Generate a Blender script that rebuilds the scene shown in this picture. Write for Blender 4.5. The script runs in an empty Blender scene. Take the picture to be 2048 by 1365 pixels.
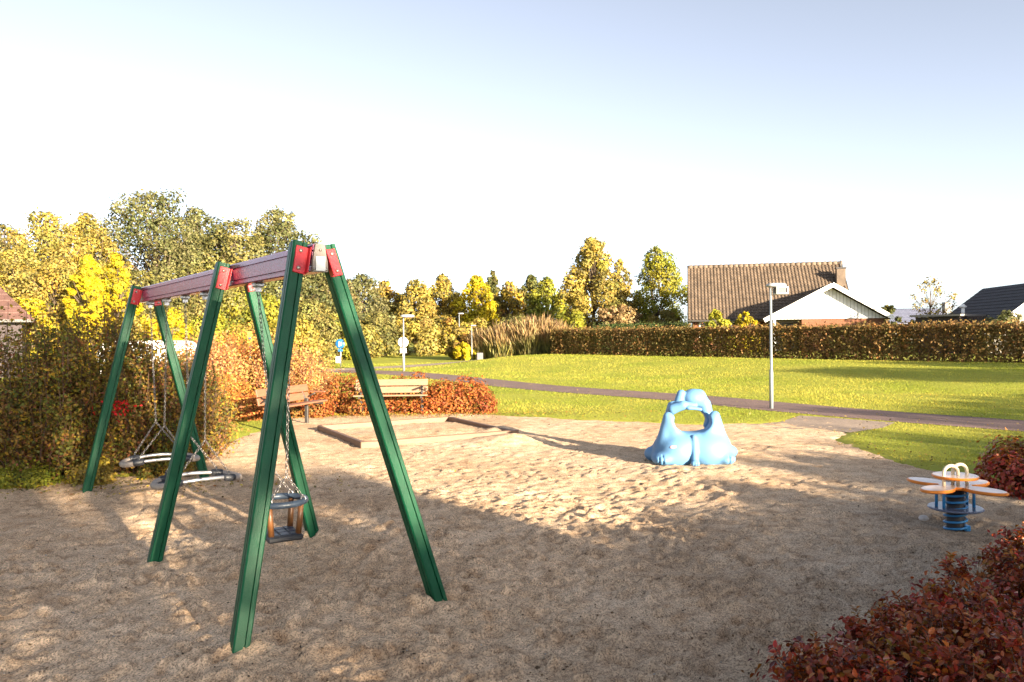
import bpy, bmesh, math, random
import numpy as np
from mathutils import Vector, Matrix, Quaternion

sc = bpy.context.scene
col = sc.collection
R = math.radians

# ------------------------------------------------------------------ camera
F_PX, PITCH, ROLL, CAM_H = 1567.6, 0.0094, -0.0101, 1.75
cp, sp = math.cos(PITCH), math.sin(PITCH)
cr, sr = math.cos(ROLL), math.sin(ROLL)
_R0, _U0, _F = np.array([1., 0, 0]), np.array([0, sp, cp]), np.array([0, cp, -sp])
cam_d = bpy.data.cameras.new('camera')
cam = bpy.data.objects.new('camera', cam_d)
col.objects.link(cam)
cam_d.sensor_width = 36.0
cam_d.lens = F_PX / 2048 * 36
cam_d.clip_start = 0.05
cam_d.clip_end = 3000
_rt, _up = cr * _R0 + sr * _U0, -sr * _R0 + cr * _U0
M = Matrix.Identity(4)
for i in range(3):
    M[i][0], M[i][1], M[i][2] = _rt[i], _up[i], -_F[i]
M[2][3] = CAM_H
cam.matrix_world = M
sc.camera = cam

# ------------------------------------------------------------------ sky, sun, exposure
SUN_AZ, SUN_EL = R(38.0), R(11.0)          # sun stands behind the viewer, to the right
w = bpy.data.worlds.new('World')
sc.world = w
w.use_nodes = True
nt = w.node_tree
bg = nt.nodes['Background']
sky = nt.nodes.new('ShaderNodeTexSky')
sky.sky_type = 'NISHITA'
sky.sun_disc = False
sky.sun_elevation = SUN_EL
sky.sun_rotation = math.pi - SUN_AZ
sky.air_density = 0.5
sky.dust_density = 1.0
sky.ozone_density = 1.0
hsv = nt.nodes.new('ShaderNodeHueSaturation')
hsv.inputs['Saturation'].default_value = 0.48
nt.links.new(sky.outputs[0], hsv.inputs['Color'])
nt.links.new(hsv.outputs[0], bg.inputs[0])
bg.inputs[1].default_value = 0.073
sun_d = bpy.data.lights.new('sun', 'SUN')
sun_d.energy = 5.0
sun_d.angle = R(0.8)
sun_d.color = (1.0, 0.84, 0.62)
sun = bpy.data.objects.new('sun', sun_d)
col.objects.link(sun)
TO_SUN = Vector((math.sin(SUN_AZ) * math.cos(SUN_EL), -math.cos(SUN_AZ) * math.cos(SUN_EL), math.sin(SUN_EL)))
sun.rotation_euler = TO_SUN.to_track_quat('Z', 'Y').to_euler()
sun.location = (10, -12, 12)
vs = sc.view_settings
vs.view_transform = 'Standard'
vs.look = 'None'
vs.exposure = 2.40
vs.gamma = 1.0
vs.use_curve_mapping = False
sc.cycles.use_denoising = True
sc.cycles.max_bounces = 6
sc.cycles.diffuse_bounces = 3
sc.cycles.glossy_bounces = 2
sc.cycles.transmission_bounces = 3
sc.cycles.transparent_max_bounces = 4
SU = np.array([-math.sin(SUN_AZ), math.cos(SUN_AZ)])    # the way shadows fall
SV = np.array([math.cos(SUN_AZ), math.sin(SUN_AZ)])


# ------------------------------------------------------------------ helpers
def ray(px, py):
    x, y = (px - 1024) / F_PX, (py - 682.5) / F_PX
    x0, y0 = cr * x + sr * y, -sr * x + cr * y
    return _R0 * x0 - _U0 * y0 + _F


def at(px, py, z=0.0):
    """where the line of sight through a pixel meets height z"""
    d = ray(px, py)
    t = (z - CAM_H) / d[2]
    return np.array([d[0] * t, d[1] * t, z])


def atd(px, py, dist):
    """the point on a line of sight at distance dist (metres north)"""
    d = ray(px, py)
    t = dist / d[1]
    return np.array([d[0] * t, dist, CAM_H + d[2] * t])


def _hash(ix, iy, seed):
    n = (ix.astype(np.int64) * 374761393 + iy.astype(np.int64) * 668265263 + seed * 974711) & 0x7fffffff
    n = ((n ^ (n >> 13)) * 1274126177) & 0x7fffffff
    n = n ^ (n >> 16)
    return (n & 0xffff) / 65535.0


def vnoise(x, y, seed=0):
    x, y = np.asarray(x, float), np.asarray(y, float)
    ix, iy = np.floor(x), np.floor(y)
    fx, fy = x - ix, y - iy
    fx, fy = fx * fx * (3 - 2 * fx), fy * fy * (3 - 2 * fy)
    a, b = _hash(ix, iy, seed), _hash(ix + 1, iy, seed)
    c, d = _hash(ix, iy + 1, seed), _hash(ix + 1, iy + 1, seed)
    return (a + (b - a) * fx) * (1 - fy) + (c + (d - c) * fx) * fy


def fbm(x, y, seed=0, octaves=4):
    s, a, t = 0, 1.0, 0
    for o in range(octaves):
        s = s + a * vnoise(np.asarray(x) * 2 ** o, np.asarray(y) * 2 ** o, seed + o * 17)
        t += a
        a *= 0.5
    return s / t


def sstep(a, b, x):
    t = np.clip((x - a) / (b - a), 0, 1)
    return t * t * (3 - 2 * t)


def sd_poly(x, y, poly):
    """signed distance to a polygon, positive inside"""
    x, y = np.asarray(x, float), np.asarray(y, float)
    d = np.full(x.shape, 1e9)
    ins = np.zeros(x.shape, bool)
    n = len(poly)
    for i in range(n):
        ax, ay = poly[i]
        bx, by = poly[(i + 1) % n]
        ex, ey = bx - ax, by - ay
        t = np.clip(((x - ax) * ex + (y - ay) * ey) / (ex * ex + ey * ey + 1e-12), 0, 1)
        d = np.minimum(d, np.hypot(x - ax - t * ex, y - ay - t * ey))
        c = ((ay > y) != (by > y)) & (x < (bx - ax) * (y - ay) / (by - ay + 1e-12) + ax)
        ins ^= c
    return np.where(ins, d, -d)


def link(name, me, mat=None, parent=None, loc=(0, 0, 0)):
    o = bpy.data.objects.new(name, me)
    if mat is not None and me is not None:
        if len(me.materials) == 0:
            me.materials.append(mat)
    o.location = loc
    if parent is not None:
        o.parent = parent
    col.objects.link(o)
    return o


def np_mesh(name, V, Fc, cols=None, smooth=False):
    V = np.asarray(V, np.float32)
    Fc = np.asarray(Fc, np.int32)
    me = bpy.data.meshes.new(name)
    m, k = Fc.shape
    me.vertices.add(len(V))
    me.vertices.foreach_set('co', V.ravel())
    me.loops.add(m * k)
    me.loops.foreach_set('vertex_index', Fc.ravel())
    me.polygons.add(m)
    me.polygons.foreach_set('loop_start', np.arange(0, m * k, k, dtype=np.int32))
    me.polygons.foreach_set('loop_total', np.full(m, k, np.int32))
    if smooth:
        me.polygons.foreach_set('use_smooth', np.ones(m, bool))
    if cols is not None:
        a = me.attributes.new('tint', 'FLOAT_COLOR', 'POINT')
        c4 = np.ones((len(V), 4), np.float32)
        c4[:, :3] = cols
        a.data.foreach_set('color', c4.ravel())
    me.update(calc_edges=True)
    return me


def thing(name, label, cat, loc=(0, 0, 0), group=None, rotz=0.0):
    o = bpy.data.objects.new(name, None)
    o.empty_display_size = 0.2
    o.location = loc
    o.rotation_euler = (0, 0, rotz)
    o['label'] = label
    o['category'] = cat
    if group:
        o['group'] = group
    col.objects.link(o)
    return o


def tag(o, label, cat, group=None):
    o['label'] = label
    o['category'] = cat
    if group:
        o['group'] = group
    return o


def struct(o, kind='structure'):
    o['kind'] = kind
    return o


def unit(v):
    v = np.asarray(v, float)
    return v / (np.linalg.norm(v) + 1e-12)


class MB:
    """collects shapes for one mesh"""

    def __init__(self):
        self.v, self.f, self.sm = [], [], []

    def add(self, V, Fs, smooth=False):
        b = len(self.v)
        self.v += [tuple(float(c) for c in p) for p in V]
        self.f += [tuple(b + i for i in f) for f in Fs]
        self.sm += [smooth] * len(Fs)
        return self

    def box(self, c, s, ax=(1, 0, 0), ay=(0, 1, 0), az=(0, 0, 1), bev=0.0):
        c = np.asarray(c, float)
        ax, ay, az = unit(ax), unit(ay), unit(az)
        hx, hy, hz = s[0] / 2, s[1] / 2, s[2] / 2
        if bev <= 0:
            V = [c + ax * i * hx + ay * j * hy + az * k * hz for k in (-1, 1) for j in (-1, 1) for i in (-1, 1)]
            Fs = [(0, 2, 3, 1), (4, 5, 7, 6), (0, 1, 5, 4), (2, 6, 7, 3), (0, 4, 6, 2), (1, 3, 7, 5)]
            return self.add(V, Fs)
        b = min(bev, hx * .9, hy * .9, hz * .9)
        prof = [(-hx + b, -hy), (hx - b, -hy), (hx, -hy + b), (hx, hy - b), (hx - b, hy), (-hx + b, hy), (-hx, hy - b), (-hx, -hy + b)]
        inn = [(p[0] * (hx - b) / hx if abs(p[0]) == hx else p[0], p[1] * (hy - b) / hy if abs(p[1]) == hy else p[1]) for p in prof]
        V = []
        for z, q in ((-hz, inn), (-hz + b, prof), (hz - b, prof), (hz, inn)):
            V += [c + ax * p[0] + ay * p[1] + az * z for p in q]
        Fs = [tuple(range(7, -1, -1)), tuple(range(24, 32))]
        for l in range(3):
            for i in range(8):
                j = (i + 1) % 8
                Fs.append((l * 8 + i, l * 8 + j, l * 8 + 8 + j, l * 8 + 8 + i))
        return self.add(V, Fs)

    def prism(self, prof, p0, p1, ax, ay=None, s0=1.0, s1=1.0):
        """profile (2D points, ccw) swept from p0 to p1; ax = direction of profile x"""
        p0, p1 = np.asarray(p0, float), np.asarray(p1, float)
        d = unit(p1 - p0)
        ax = np.asarray(ax, float)
        ax = unit(ax - d * np.dot(ax, d)) if ay is None else unit(ax)
        ay = unit(np.cross(d, ax)) if ay is None else unit(ay)
        n = len(prof)
        V = [p0 + (ax * q[0] + ay * q[1]) * s0 for q in prof] + [p1 + (ax * q[0] + ay * q[1]) * s1 for q in prof]
        Fs = [(i, (i + 1) % n, n + (i + 1) % n, n + i) for i in range(n)]
        Fs += [tuple(range(n - 1, -1, -1)), tuple(range(n, 2 * n))]
        return self.add(V, Fs)

    def tube(self, pts, rad, sides=8, caps=True, closed=False, smooth=True):
        pts = [np.asarray(p, float) for p in pts]
        n = len(pts)
        rad = [rad] * n if np.isscalar(rad) else rad
        up = np.array([0, 0, 1.0])
        V, prev = [], None
        for i, p in enumerate(pts):
            if closed:
                d = unit(pts[(i + 1) % n] - pts[i - 1])
            else:
                d = unit(pts[min(i + 1, n - 1)] - pts[max(i - 1, 0)])
            if prev is None:
                a = np.cross(d, up)
                if np.linalg.norm(a) < 1e-3:
                    a = np.cross(d, [1, 0, 0])
            else:
                a = prev - d * np.dot(prev, d)
            a = unit(a)
            prev = a
            b = np.cross(d, a)
            for k in range(sides):
                t = 2 * math.pi * k / sides
                V.append(p + (a * math.cos(t) + b * math.sin(t)) * rad[i])
        Fs = []
        for i in range(n if closed else n - 1):
            j = (i + 1) % n
            for k in range(sides):
                l = (k + 1) % sides
                Fs.append((i * sides + k, i * sides + l, j * sides + l, j * sides + k))
        if caps and not closed:
            Fs.append(tuple(range(sides - 1, -1, -1)))
            Fs.append(tuple((n - 1) * sides + k for k in range(sides)))
        return self.add(V, Fs, smooth)

    def lathe(self, prof, c=(0, 0, 0), sides=16, smooth=True, axis=(0, 0, 1)):
        c = np.asarray(c, float)
        az = unit(axis)
        ax = unit(np.cross(az, [0.3, 1, 0.1]))
        ay = np.cross(az, ax)
        V = []
        for r, z in prof:
            for k in range(sides):
                t = 2 * math.pi * k / sides
                V.append(c + ax * r * math.cos(t) + ay * r * math.sin(t) + az * z)
        Fs = []
        for i in range(len(prof) - 1):
            for k in range(sides):
                l = (k + 1) % sides
                Fs.append((i * sides + k, i * sides + l, (i + 1) * sides + l, (i + 1) * sides + k))
        Fs.append(tuple(range(sides - 1, -1, -1)))
        Fs.append(tuple((len(prof) - 1) * sides + k for k in range(sides)))
        return self.add(V, Fs, smooth)

    def build(self, name, mat, parent=None, loc=(0, 0, 0)):
        me = bpy.data.meshes.new(name)
        me.from_pydata(self.v, [], self.f)
        me.polygons.foreach_set('use_smooth', self.sm)
        me.update()
        return link(name, me, mat, parent, loc)


# ------------------------------------------------------------------ materials
MATS = {}


def new_mat(name):
    m = bpy.data.materials.new(name)
    m.use_nodes = True
    MATS[name] = m
    t = m.node_tree
    return m, t, t.nodes['Principled BSDF']


def N(t, kind, **kw):
    n = t.nodes.new(kind)
    for k, v in kw.items():
        if k in n.inputs:
            n.inputs[k].default_value = v
        else:
            setattr(n, k, v)
    return n


def ramp(t, fac, stops):
    r = t.nodes.new('ShaderNodeValToRGB')
    e = r.color_ramp.elements
    while len(e) < len(stops):
        e.new(0.5)
    for i, (p, c) in enumerate(stops):
        e[i].position = p
        e[i].color = (*c, 1) if len(c) == 3 else c
    t.links.new(fac, r.inputs[0])
    return r


def simple(name, c, rough=0.5, var=0.12, scale=8.0, bump=0.0, bscale=60.0, metallic=0.0, spec=0.5, dirt=None):
    m, t, b = new_mat(name)
    co = N(t, 'ShaderNodeTexCoord')
    nz = N(t, 'ShaderNodeTexNoise', Scale=scale, Detail=5.0)
    t.links.new(co.outputs['Object'], nz.inputs['Vector'])
    lo = tuple(max(0, x * (1 - var)) for x in c)
    hi = tuple(min(1, x * (1 + var)) for x in c)
    r = ramp(t, nz.outputs['Fac'], [(0.3, lo), (0.7, hi)])
    out = r.outputs[0]
    if dirt:
        n2 = N(t, 'ShaderNodeTexNoise', Scale=scale * 3.1, Detail=8.0)
        t.links.new(co.outputs['Object'], n2.inputs['Vector'])
        r2 = ramp(t, n2.outputs['Fac'], [(dirt[1], (0, 0, 0)), (dirt[1] + .12, (1, 1, 1))])
        mx = N(t, 'ShaderNodeMix', data_type='RGBA')
        t.links.new(r2.outputs[0], mx.inputs[0])
        t.links.new(out, mx.inputs[6])
        mx.inputs[7].default_value = (*dirt[0], 1)
        out = mx.outputs[2]
    t.links.new(out, b.inputs['Base Color'])
    b.inputs['Roughness'].default_value = rough
    b.inputs['Metallic'].default_value = metallic
    b.inputs['Specular IOR Level'].default_value = spec
    if bump > 0:
        n3 = N(t, 'ShaderNodeTexNoise', Scale=bscale, Detail=6.0)
        t.links.new(co.outputs['Object'], n3.inputs['Vector'])
        bm = N(t, 'ShaderNodeBump', Strength=bump, Distance=0.02)
        t.links.new(n3.outputs['Fac'], bm.inputs['Height'])
        t.links.new(bm.outputs[0], b.inputs['Normal'])
    return m


def wood(name, c, rough=0.6, axis='X'):
    m, t, b = new_mat(name)
    co = N(t, 'ShaderNodeTexCoord')
    mp = N(t, 'ShaderNodeMapping')
    mp.inputs['Scale'].default_value = {'X': (1.5, 22, 22), 'Z': (22, 22, 1.5)}[axis]
    t.links.new(co.outputs['Object'], mp.inputs[0])
    nz = N(t, 'ShaderNodeTexNoise', Scale=2.5, Detail=7.0, Roughness=0.65)
    t.links.new(mp.outputs[0], nz.inputs['Vector'])
    r = ramp(t, nz.outputs['Fac'], [(0.25, tuple(x * .6 for x in c)), (0.5, c), (0.75, tuple(min(1, x * 1.3) for x in c))])
    t.links.new(r.outputs[0], b.inputs['Base Color'])
    b.inputs['Roughness'].default_value = rough
    bm = N(t, 'ShaderNodeBump', Strength=0.25, Distance=0.01)
    t.links.new(nz.outputs['Fac'], bm.inputs['Height'])
    t.links.new(bm.outputs[0], b.inputs['Normal'])
    return m


def leaf_mat(name, trans=0.25, rough=0.55, spec=0.35):
    m, t, b = new_mat(name)
    at_ = N(t, 'ShaderNodeAttribute', attribute_name='tint')
    t.links.new(at_.outputs['Color'], b.inputs['Base Color'])
    b.inputs['Roughness'].default_value = rough
    b.inputs['Specular IOR Level'].default_value = spec
    tr = N(t, 'ShaderNodeBsdfTranslucent')
    t.links.new(at_.outputs['Color'], tr.inputs[0])
    mx = N(t, 'ShaderNodeMixShader')
    mx.inputs[0].default_value = trans
    t.links.new(b.outputs[0], mx.inputs[1])
    t.links.new(tr.outputs[0], mx.inputs[2])
    t.links.new(mx.outputs[0], t.nodes['Material Output'].inputs[0])
    return m


M_LEAF = leaf_mat('leaf_foliage', 0.32, 0.6, 0.2)
M_LEAF_WET = leaf_mat('leaf_wet', 0.2, 0.38, 0.4)
M_GRASS = leaf_mat('grass_blades', 0.45, 0.7, 0.12)
M_BARK = simple('bark', (0.12, 0.085, 0.055), 0.9, 0.3, 12, 0.6, 40)
M_TWIG = simple('twig_bark', (0.10, 0.055, 0.035), 0.85, 0.3, 20)
# green paint, slightly glossy with wear
M_GREEN = simple('green_paint', (0.002, 0.062, 0.026), 0.4, 0.2, 6, 0.15, 160, spec=0.22, dirt=((0.02, 0.085, 0.045), 0.68))
M_RED = simple('red_paint', (0.50, 0.012, 0.02), 0.4, 0.12, 6, 0.1, 80, dirt=((0.30, 0.02, 0.03), 0.66))
M_BEAM = simple('red_glossy_beam', (0.20, 0.011, 0.075), 0.22, 0.2, 7, 0.12, 60, spec=0.7, dirt=((0.2, 0.05, 0.08), 0.64))
M_STEEL = simple('galvanised_steel', (0.42, 0.42, 0.43), 0.42, 0.2, 25, 0.1, 60, metallic=0.8)
M_CHAIN = simple('chain_steel', (0.24, 0.22, 0.21), 0.4, 0.3, 30, metallic=0.85)
M_CAP = simple('brown_cap_plastic', (0.20, 0.165, 0.14), 0.5, 0.15, 10, 0.05, 50)
M_PLATE = simple('white_plate', (0.75, 0.74, 0.70), 0.45, 0.06, 12)
M_BOLT = simple('bolt_steel', (0.35, 0.30, 0.26), 0.4, 0.3, 60, metallic=0.7)
M_RUB = simple('black_rubber', (0.022, 0.024, 0.03), 0.45, 0.3, 20, 0.15, 120)
M_BEIGE = simple('beige_plastic', (0.30, 0.25, 0.21), 0.55, 0.15, 15, 0.1, 90, dirt=((0.22, 0.17, 0.13), 0.62))
M_RING = simple('blue_black_rubber', (0.03, 0.045, 0.07), 0.4, 0.25, 16, 0.1, 90)
M_POSTB = simple('brown_tube', (0.16, 0.065, 0.02), 0.42, 0.25, 20, 0.08, 60)
M_BENCH = wood('bench_wood', (0.20, 0.085, 0.045))
M_BENCH2 = wood('bench_wood_bleached', (0.21, 0.125, 0.07))
M_SBOX = wood('sandbox_wood', (0.17, 0.095, 0.055))
M_IRON = simple('dark_iron', (0.05, 0.045, 0.042), 0.5, 0.25, 20, 0.1, 80, metallic=0.3)
M_BLUE = simple('blue_moulded_plastic', (0.10, 0.225, 0.40), 0.55, 0.06, 2.5, 0.03, 160, spec=0.28, dirt=((0.15, 0.24, 0.35), 0.66))
M_ORANGE_SHEEN = simple('orange_board', (0.68, 0.50, 0.40), 0.22, 0.1, 7, 0.03, 50, spec=0.8)  # pale sky sheen put into the base colour of the orange boards
M_ORANGE2 = simple('orange_edge', (0.66, 0.20, 0.02), 0.4, 0.1, 7)
M_CREAM = simple('cream_handle', (0.70, 0.58, 0.40), 0.4, 0.12, 12)
M_SPRING = simple('blue_spring', (0.03, 0.20, 0.45), 0.35, 0.15, 12, 0.05, 70)
M_FOOT = simple('dark_blue_board', (0.10, 0.12, 0.18), 0.25, 0.15, 9, spec=0.7)
M_CORE = simple('black_core', (0.015, 0.015, 0.018), 0.6, 0.2, 20)
M_STONE = simple('pale_stone', (0.60, 0.56, 0.53), 0.8, 0.15, 15, 0.5, 30)
M_LAMP = simple('lamp_paint', (0.20, 0.225, 0.24), 0.4, 0.08, 5, spec=0.5)
M_LAMPW = simple('lamp_white', (0.30, 0.31, 0.32), 0.35, 0.05, 5)
M_GLASS = simple('lamp_diffuser', (0.14, 0.095, 0.085), 0.3, 0.1, 10)
M_SIGNW = simple('sign_back', (0.72, 0.72, 0.70), 0.35, 0.05, 5)
M_SIGNB = simple('sign_blue', (0.012, 0.10, 0.26), 0.4, 0.05, 5)
M_SIGNY = simple('sign_yellow', (0.75, 0.50, 0.06), 0.4, 0.05, 5)
M_CABINET = simple('grey_cabinet', (0.14, 0.135, 0.15), 0.5, 0.08, 3)
M_WHITEB = simple('white_boarding', (0.78, 0.77, 0.75), 0.55, 0.04, 4)
M_WHITEP = simple('white_trim', (0.80, 0.79, 0.77), 0.5, 0.04, 4)
M_GREYW = simple('grey_render', (0.22, 0.20, 0.18), 0.7, 0.08, 4)
M_TILE = simple('roof_tile', (0.105, 0.074, 0.050), 0.75, 0.35, 2.2, 0.3, 20, dirt=((0.12, 0.088, 0.055), 0.66))
M_TILER = simple('roof_tile_red', (0.085, 0.042, 0.034), 0.75, 0.3, 2.2, 0.3, 20)
M_TILED = simple('roof_dark', (0.030, 0.029, 0.034), 0.7, 0.3, 3, 0.3, 20)
M_TILEB = simple('roof_blue_grey', (0.12, 0.13, 0.19), 0.6, 0.15, 3)
M_WINDOW = simple('window_glass', (0.02, 0.025, 0.03), 0.08, 0.2, 2, spec=0.8)
M_DARKW = simple('dark_boards', (0.045, 0.033, 0.035), 0.8, 0.25, 6)
M_VANW = simple('caravan_white', (0.78, 0.78, 0.77), 0.3, 0.03, 3, spec=0.6)
M_VANT = simple('caravan_tan', (0.50, 0.34, 0.24), 0.4, 0.06, 3)
M_STICK = simple('sticker_white', (0.75, 0.68, 0.66), 0.4, 0.05, 20)
M_STICKR = simple('sticker_pink', (0.62, 0.20, 0.16), 0.4, 0.05, 20)
M_TYRE = simple('tyre', (0.02, 0.02, 0.02), 0.8, 0.2, 20)


def brick_mat():
    m, t, b = new_mat('brick_wall')
    co = N(t, 'ShaderNodeTexCoord')
    mp = N(t, 'ShaderNodeMapping')
    mp.inputs['Rotation'].default_value = (R(90), 0, 0)
    t.links.new(co.outputs['Object'], mp.inputs[0])
    bt = N(t, 'ShaderNodeTexBrick', Scale=1.0)
    bt.inputs['Color1'].default_value = (0.17, 0.055, 0.022, 1)
    bt.inputs['Color2'].default_value = (0.20, 0.068, 0.028, 1)
    bt.inputs['Mortar'].default_value = (0.19, 0.11, 0.07, 1)
    bt.inputs['Brick Width'].default_value = 0.25
    bt.inputs['Row Height'].default_value = 0.075
    bt.inputs['Mortar Size'].default_value = 0.010
    t.links.new(mp.outputs[0], bt.inputs['Vector'])
    t.links.new(bt.outputs[0], b.inputs['Base Color'])
    b.inputs['Roughness'].default_value = 0.85
    bm = N(t, 'ShaderNodeBump', Strength=0.5, Distance=0.01)
    t.links.new(bt.outputs['Fac'], bm.inputs['Height'])
    bm.invert = True
    t.links.new(bm.outputs[0], b.inputs['Normal'])
    return m


M_BRICK = brick_mat()


def sand_mat():
    m, t, b = new_mat('sand_gravel')
    co = N(t, 'ShaderNodeTexCoord')
    n1 = N(t, 'ShaderNodeTexNoise', Scale=0.55, Detail=6.0, Roughness=0.6)
    n2 = N(t, 'ShaderNodeTexNoise', Scale=5.5, Detail=8.0, Roughness=0.68)
    n3 = N(t, 'ShaderNodeTexVoronoi', Scale=130.0)
    n4 = N(t, 'ShaderNodeTexNoise', Scale=110.0, Detail=3.0)
    for n in (n1, n2, n3, n4):
        t.links.new(co.outputs['Object'], n.inputs['Vector'])
    r1 = ramp(t, n1.outputs['Fac'], [(0.3, (0.48, 0.33, 0.205)), (0.52, (0.61, 0.445, 0.295)), (0.75, (0.68, 0.53, 0.38))])
    r2 = ramp(t, n2.outputs['Fac'], [(0.34, (0.66, 0.59, 0.53)), (0.5, (0.97, 0.95, 0.93)), (0.65, (1.1, 1.1, 1.1))])
    mx = N(t, 'ShaderNodeMix', data_type='RGBA', blend_type='MULTIPLY')
    mx.inputs[0].default_value = 1.0
    t.links.new(r1.outputs[0], mx.inputs[6])
    t.links.new(r2.outputs[0], mx.inputs[7])
    # single grains: some pale, some dark
    r3 = ramp(t, n3.outputs['Color'], [(0.15, (0.50, 0.47, 0.45)), (0.5, (1.02, 1.02, 1.02)), (0.85, (1.4, 1.37, 1.33))])
    mx2 = N(t, 'ShaderNodeMix', data_type='RGBA', blend_type='MULTIPLY')
    mx2.inputs[0].default_value = 1.0
    t.links.new(mx.outputs[2], mx2.inputs[6])
    t.links.new(r3.outputs[0], mx2.inputs[7])
    # bluish grey shade painted into the sand colour at the right front
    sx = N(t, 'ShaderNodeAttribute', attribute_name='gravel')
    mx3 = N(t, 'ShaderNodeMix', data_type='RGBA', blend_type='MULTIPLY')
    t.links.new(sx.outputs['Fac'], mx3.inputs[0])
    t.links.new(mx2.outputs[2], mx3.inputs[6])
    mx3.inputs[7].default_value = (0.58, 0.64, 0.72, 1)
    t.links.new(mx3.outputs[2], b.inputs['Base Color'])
    b.inputs['Roughness'].default_value = 0.95
    b.inputs['Specular IOR Level'].default_value = 0.2
    ad = N(t, 'ShaderNodeMath', operation='ADD')
    t.links.new(n3.outputs['Distance'], ad.inputs[0])
    t.links.new(n4.outputs['Fac'], ad.inputs[1])
    bm = N(t, 'ShaderNodeBump', Strength=0.55, Distance=0.008)
    t.links.new(ad.outputs[0], bm.inputs['Height'])
    bm2 = N(t, 'ShaderNodeBump', Strength=0.4, Distance=0.03)
    t.links.new(n2.outputs['Fac'], bm2.inputs['Height'])
    t.links.new(bm.outputs[0], bm2.inputs['Normal'])
    t.links.new(bm2.outputs[0], b.inputs['Normal'])
    return m


def lawn_mat():
    m, t, b = new_mat('lawn_turf')
    co = N(t, 'ShaderNodeTexCoord')
    n1 = N(t, 'ShaderNodeTexNoise', Scale=0.35, Detail=6.0)
    n2 = N(t, 'ShaderNodeTexNoise', Scale=14.0, Detail=6.0, Roughness=0.7)
    mp = N(t, 'ShaderNodeMapping')
    t.links.new(co.outputs['Object'], mp.inputs[0])
    for n in (n1, n2):
        t.links.new(mp.outputs[0], n.inputs['Vector'])
    r1 = ramp(t, n1.outputs['Fac'], [(0.3, (0.24, 0.265, 0.032)), (0.55, (0.315, 0.315, 0.045)), (0.75, (0.39, 0.355, 0.065))])
    r2 = ramp(t, n2.outputs['Fac'], [(0.3, (0.78, 0.8, 0.7)), (0.7, (1.15, 1.15, 1.1))])
    mx = N(t, 'ShaderNodeMix', data_type='RGBA', blend_type='MULTIPLY')
    mx.inputs[0].default_value = 1.0
    t.links.new(r1.outputs[0], mx.inputs[6])
    t.links.new(r2.outputs[0], mx.inputs[7])
    t.links.new(mx.outputs[2], b.inputs['Base Color'])
    b.inputs['Roughness'].default_value = 0.9
    b.inputs['Specular IOR Level'].default_value = 0.15
    bm = N(t, 'ShaderNodeBump', Strength=0.6, Distance=0.04)
    t.links.new(n2.outputs['Fac'], bm.inputs['Height'])
    t.links.new(bm.outputs[0], b.inputs['Normal'])
    return m


def asphalt_mat(name, c):
    m, t, b = new_mat(name)
    co = N(t, 'ShaderNodeTexCoord')
    n1 = N(t, 'ShaderNodeTexNoise', Scale=1.2, Detail=6.0)
    n2 = N(t, 'ShaderNodeTexVoronoi', Scale=90.0)
    for n in (n1, n2):
        t.links.new(co.outputs['Object'], n.inputs['Vector'])
    r1 = ramp(t, n1.outputs['Fac'], [(0.3, tuple(x * .8 for x in c)), (0.7, tuple(x * 1.15 for x in c))])
    r2 = ramp(t, n2.outputs['Color'], [(0.2, (0.7, 0.7, 0.7)), (0.8, (1.3, 1.3, 1.3))])
    mx = N(t, 'ShaderNodeMix', data_type='RGBA', blend_type='MULTIPLY')
    mx.inputs[0].default_value = 1.0
    t.links.new(r1.outputs[0], mx.inputs[6])
    t.links.new(r2.outputs[0], mx.inputs[7])
    t.links.new(mx.outputs[2], b.inputs['Base Color'])
    b.inputs['Roughness'].default_value = 0.9
    bm = N(t, 'ShaderNodeBump', Strength=0.4, Distance=0.01)
    t.links.new(n2.outputs['Distance'], bm.inputs['Height'])
    t.links.new(bm.outputs[0], b.inputs['Normal'])
    return m


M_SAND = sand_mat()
M_LAWN = lawn_mat()
M_PATH = asphalt_mat('reddish_asphalt', (0.17, 0.105, 0.09))
M_APRON = asphalt_mat('pale_asphalt', (0.30, 0.225, 0.17))

# ------------------------------------------------------------------ the ground
HL, HR = np.array([2.9, 49.0]), np.array([22.5, 26.0])          # the line of the long hedge
HD = (HR - HL) / np.linalg.norm(HR - HL)
HN = np.array([HD[1], -HD[0]])                                  # towards the viewer
if HN[1] > 0:
    HN = -HN


def ground_z(x, y):
    x, y = np.asarray(x, float), np.asarray(y, float)
    t = (x - HL[0]) * HD[0] + (y - HL[1]) * HD[1]
    s = (x - HL[0]) * HN[0] + (y - HL[1]) * HN[1]
    z = 0.45 * sstep(-4.2, 0.3, t) * sstep(11.5, 1.5, s)
    z = z - 0.8 * np.exp(-(((x + 14) / 5.0) ** 2 + ((y - 31) / 6.0) ** 2))
    return z


def gz(p):
    return float(ground_z(p[0], p[1]))


SAND = [at(*p)[:2] for p in [(-260, 984), (0, 974), (130, 960), (290, 944), (380, 910), (432, 890), (505, 862), (525, 846), (600, 832),
                             (760, 826), (960, 826), (1000, 829), (1080, 833), (1200, 839), (1326, 845), (1400, 848), (1482, 847), (1560, 842), (1612, 835),
                             (1668, 842), (1752, 852), (1712, 866), (1688, 880), (1725, 894), (1780, 914), (1815, 927), (1877, 940), (1970, 953), (2060, 968)]]
SAND = [tuple(p) for p in SAND] + [(9.0, 8.2), (9.5, 3.0), (9.0, -3.0), (-9.0, -3.0), (-11.0, 4.0)]
PATH_FAR = [at(*p)[:2] for p in [(1080, 773), (1373, 793), (1581, 811), (1800, 827), (2048, 844)]]
PATH_NEAR = [at(*p)[:2] for p in [(1080, 777.6), (1359, 799), (1538, 817), (1624, 827), (1790, 842), (2048, 862)]]
d0 = unit(PATH_FAR[0] - PATH_FAR[2])
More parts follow.
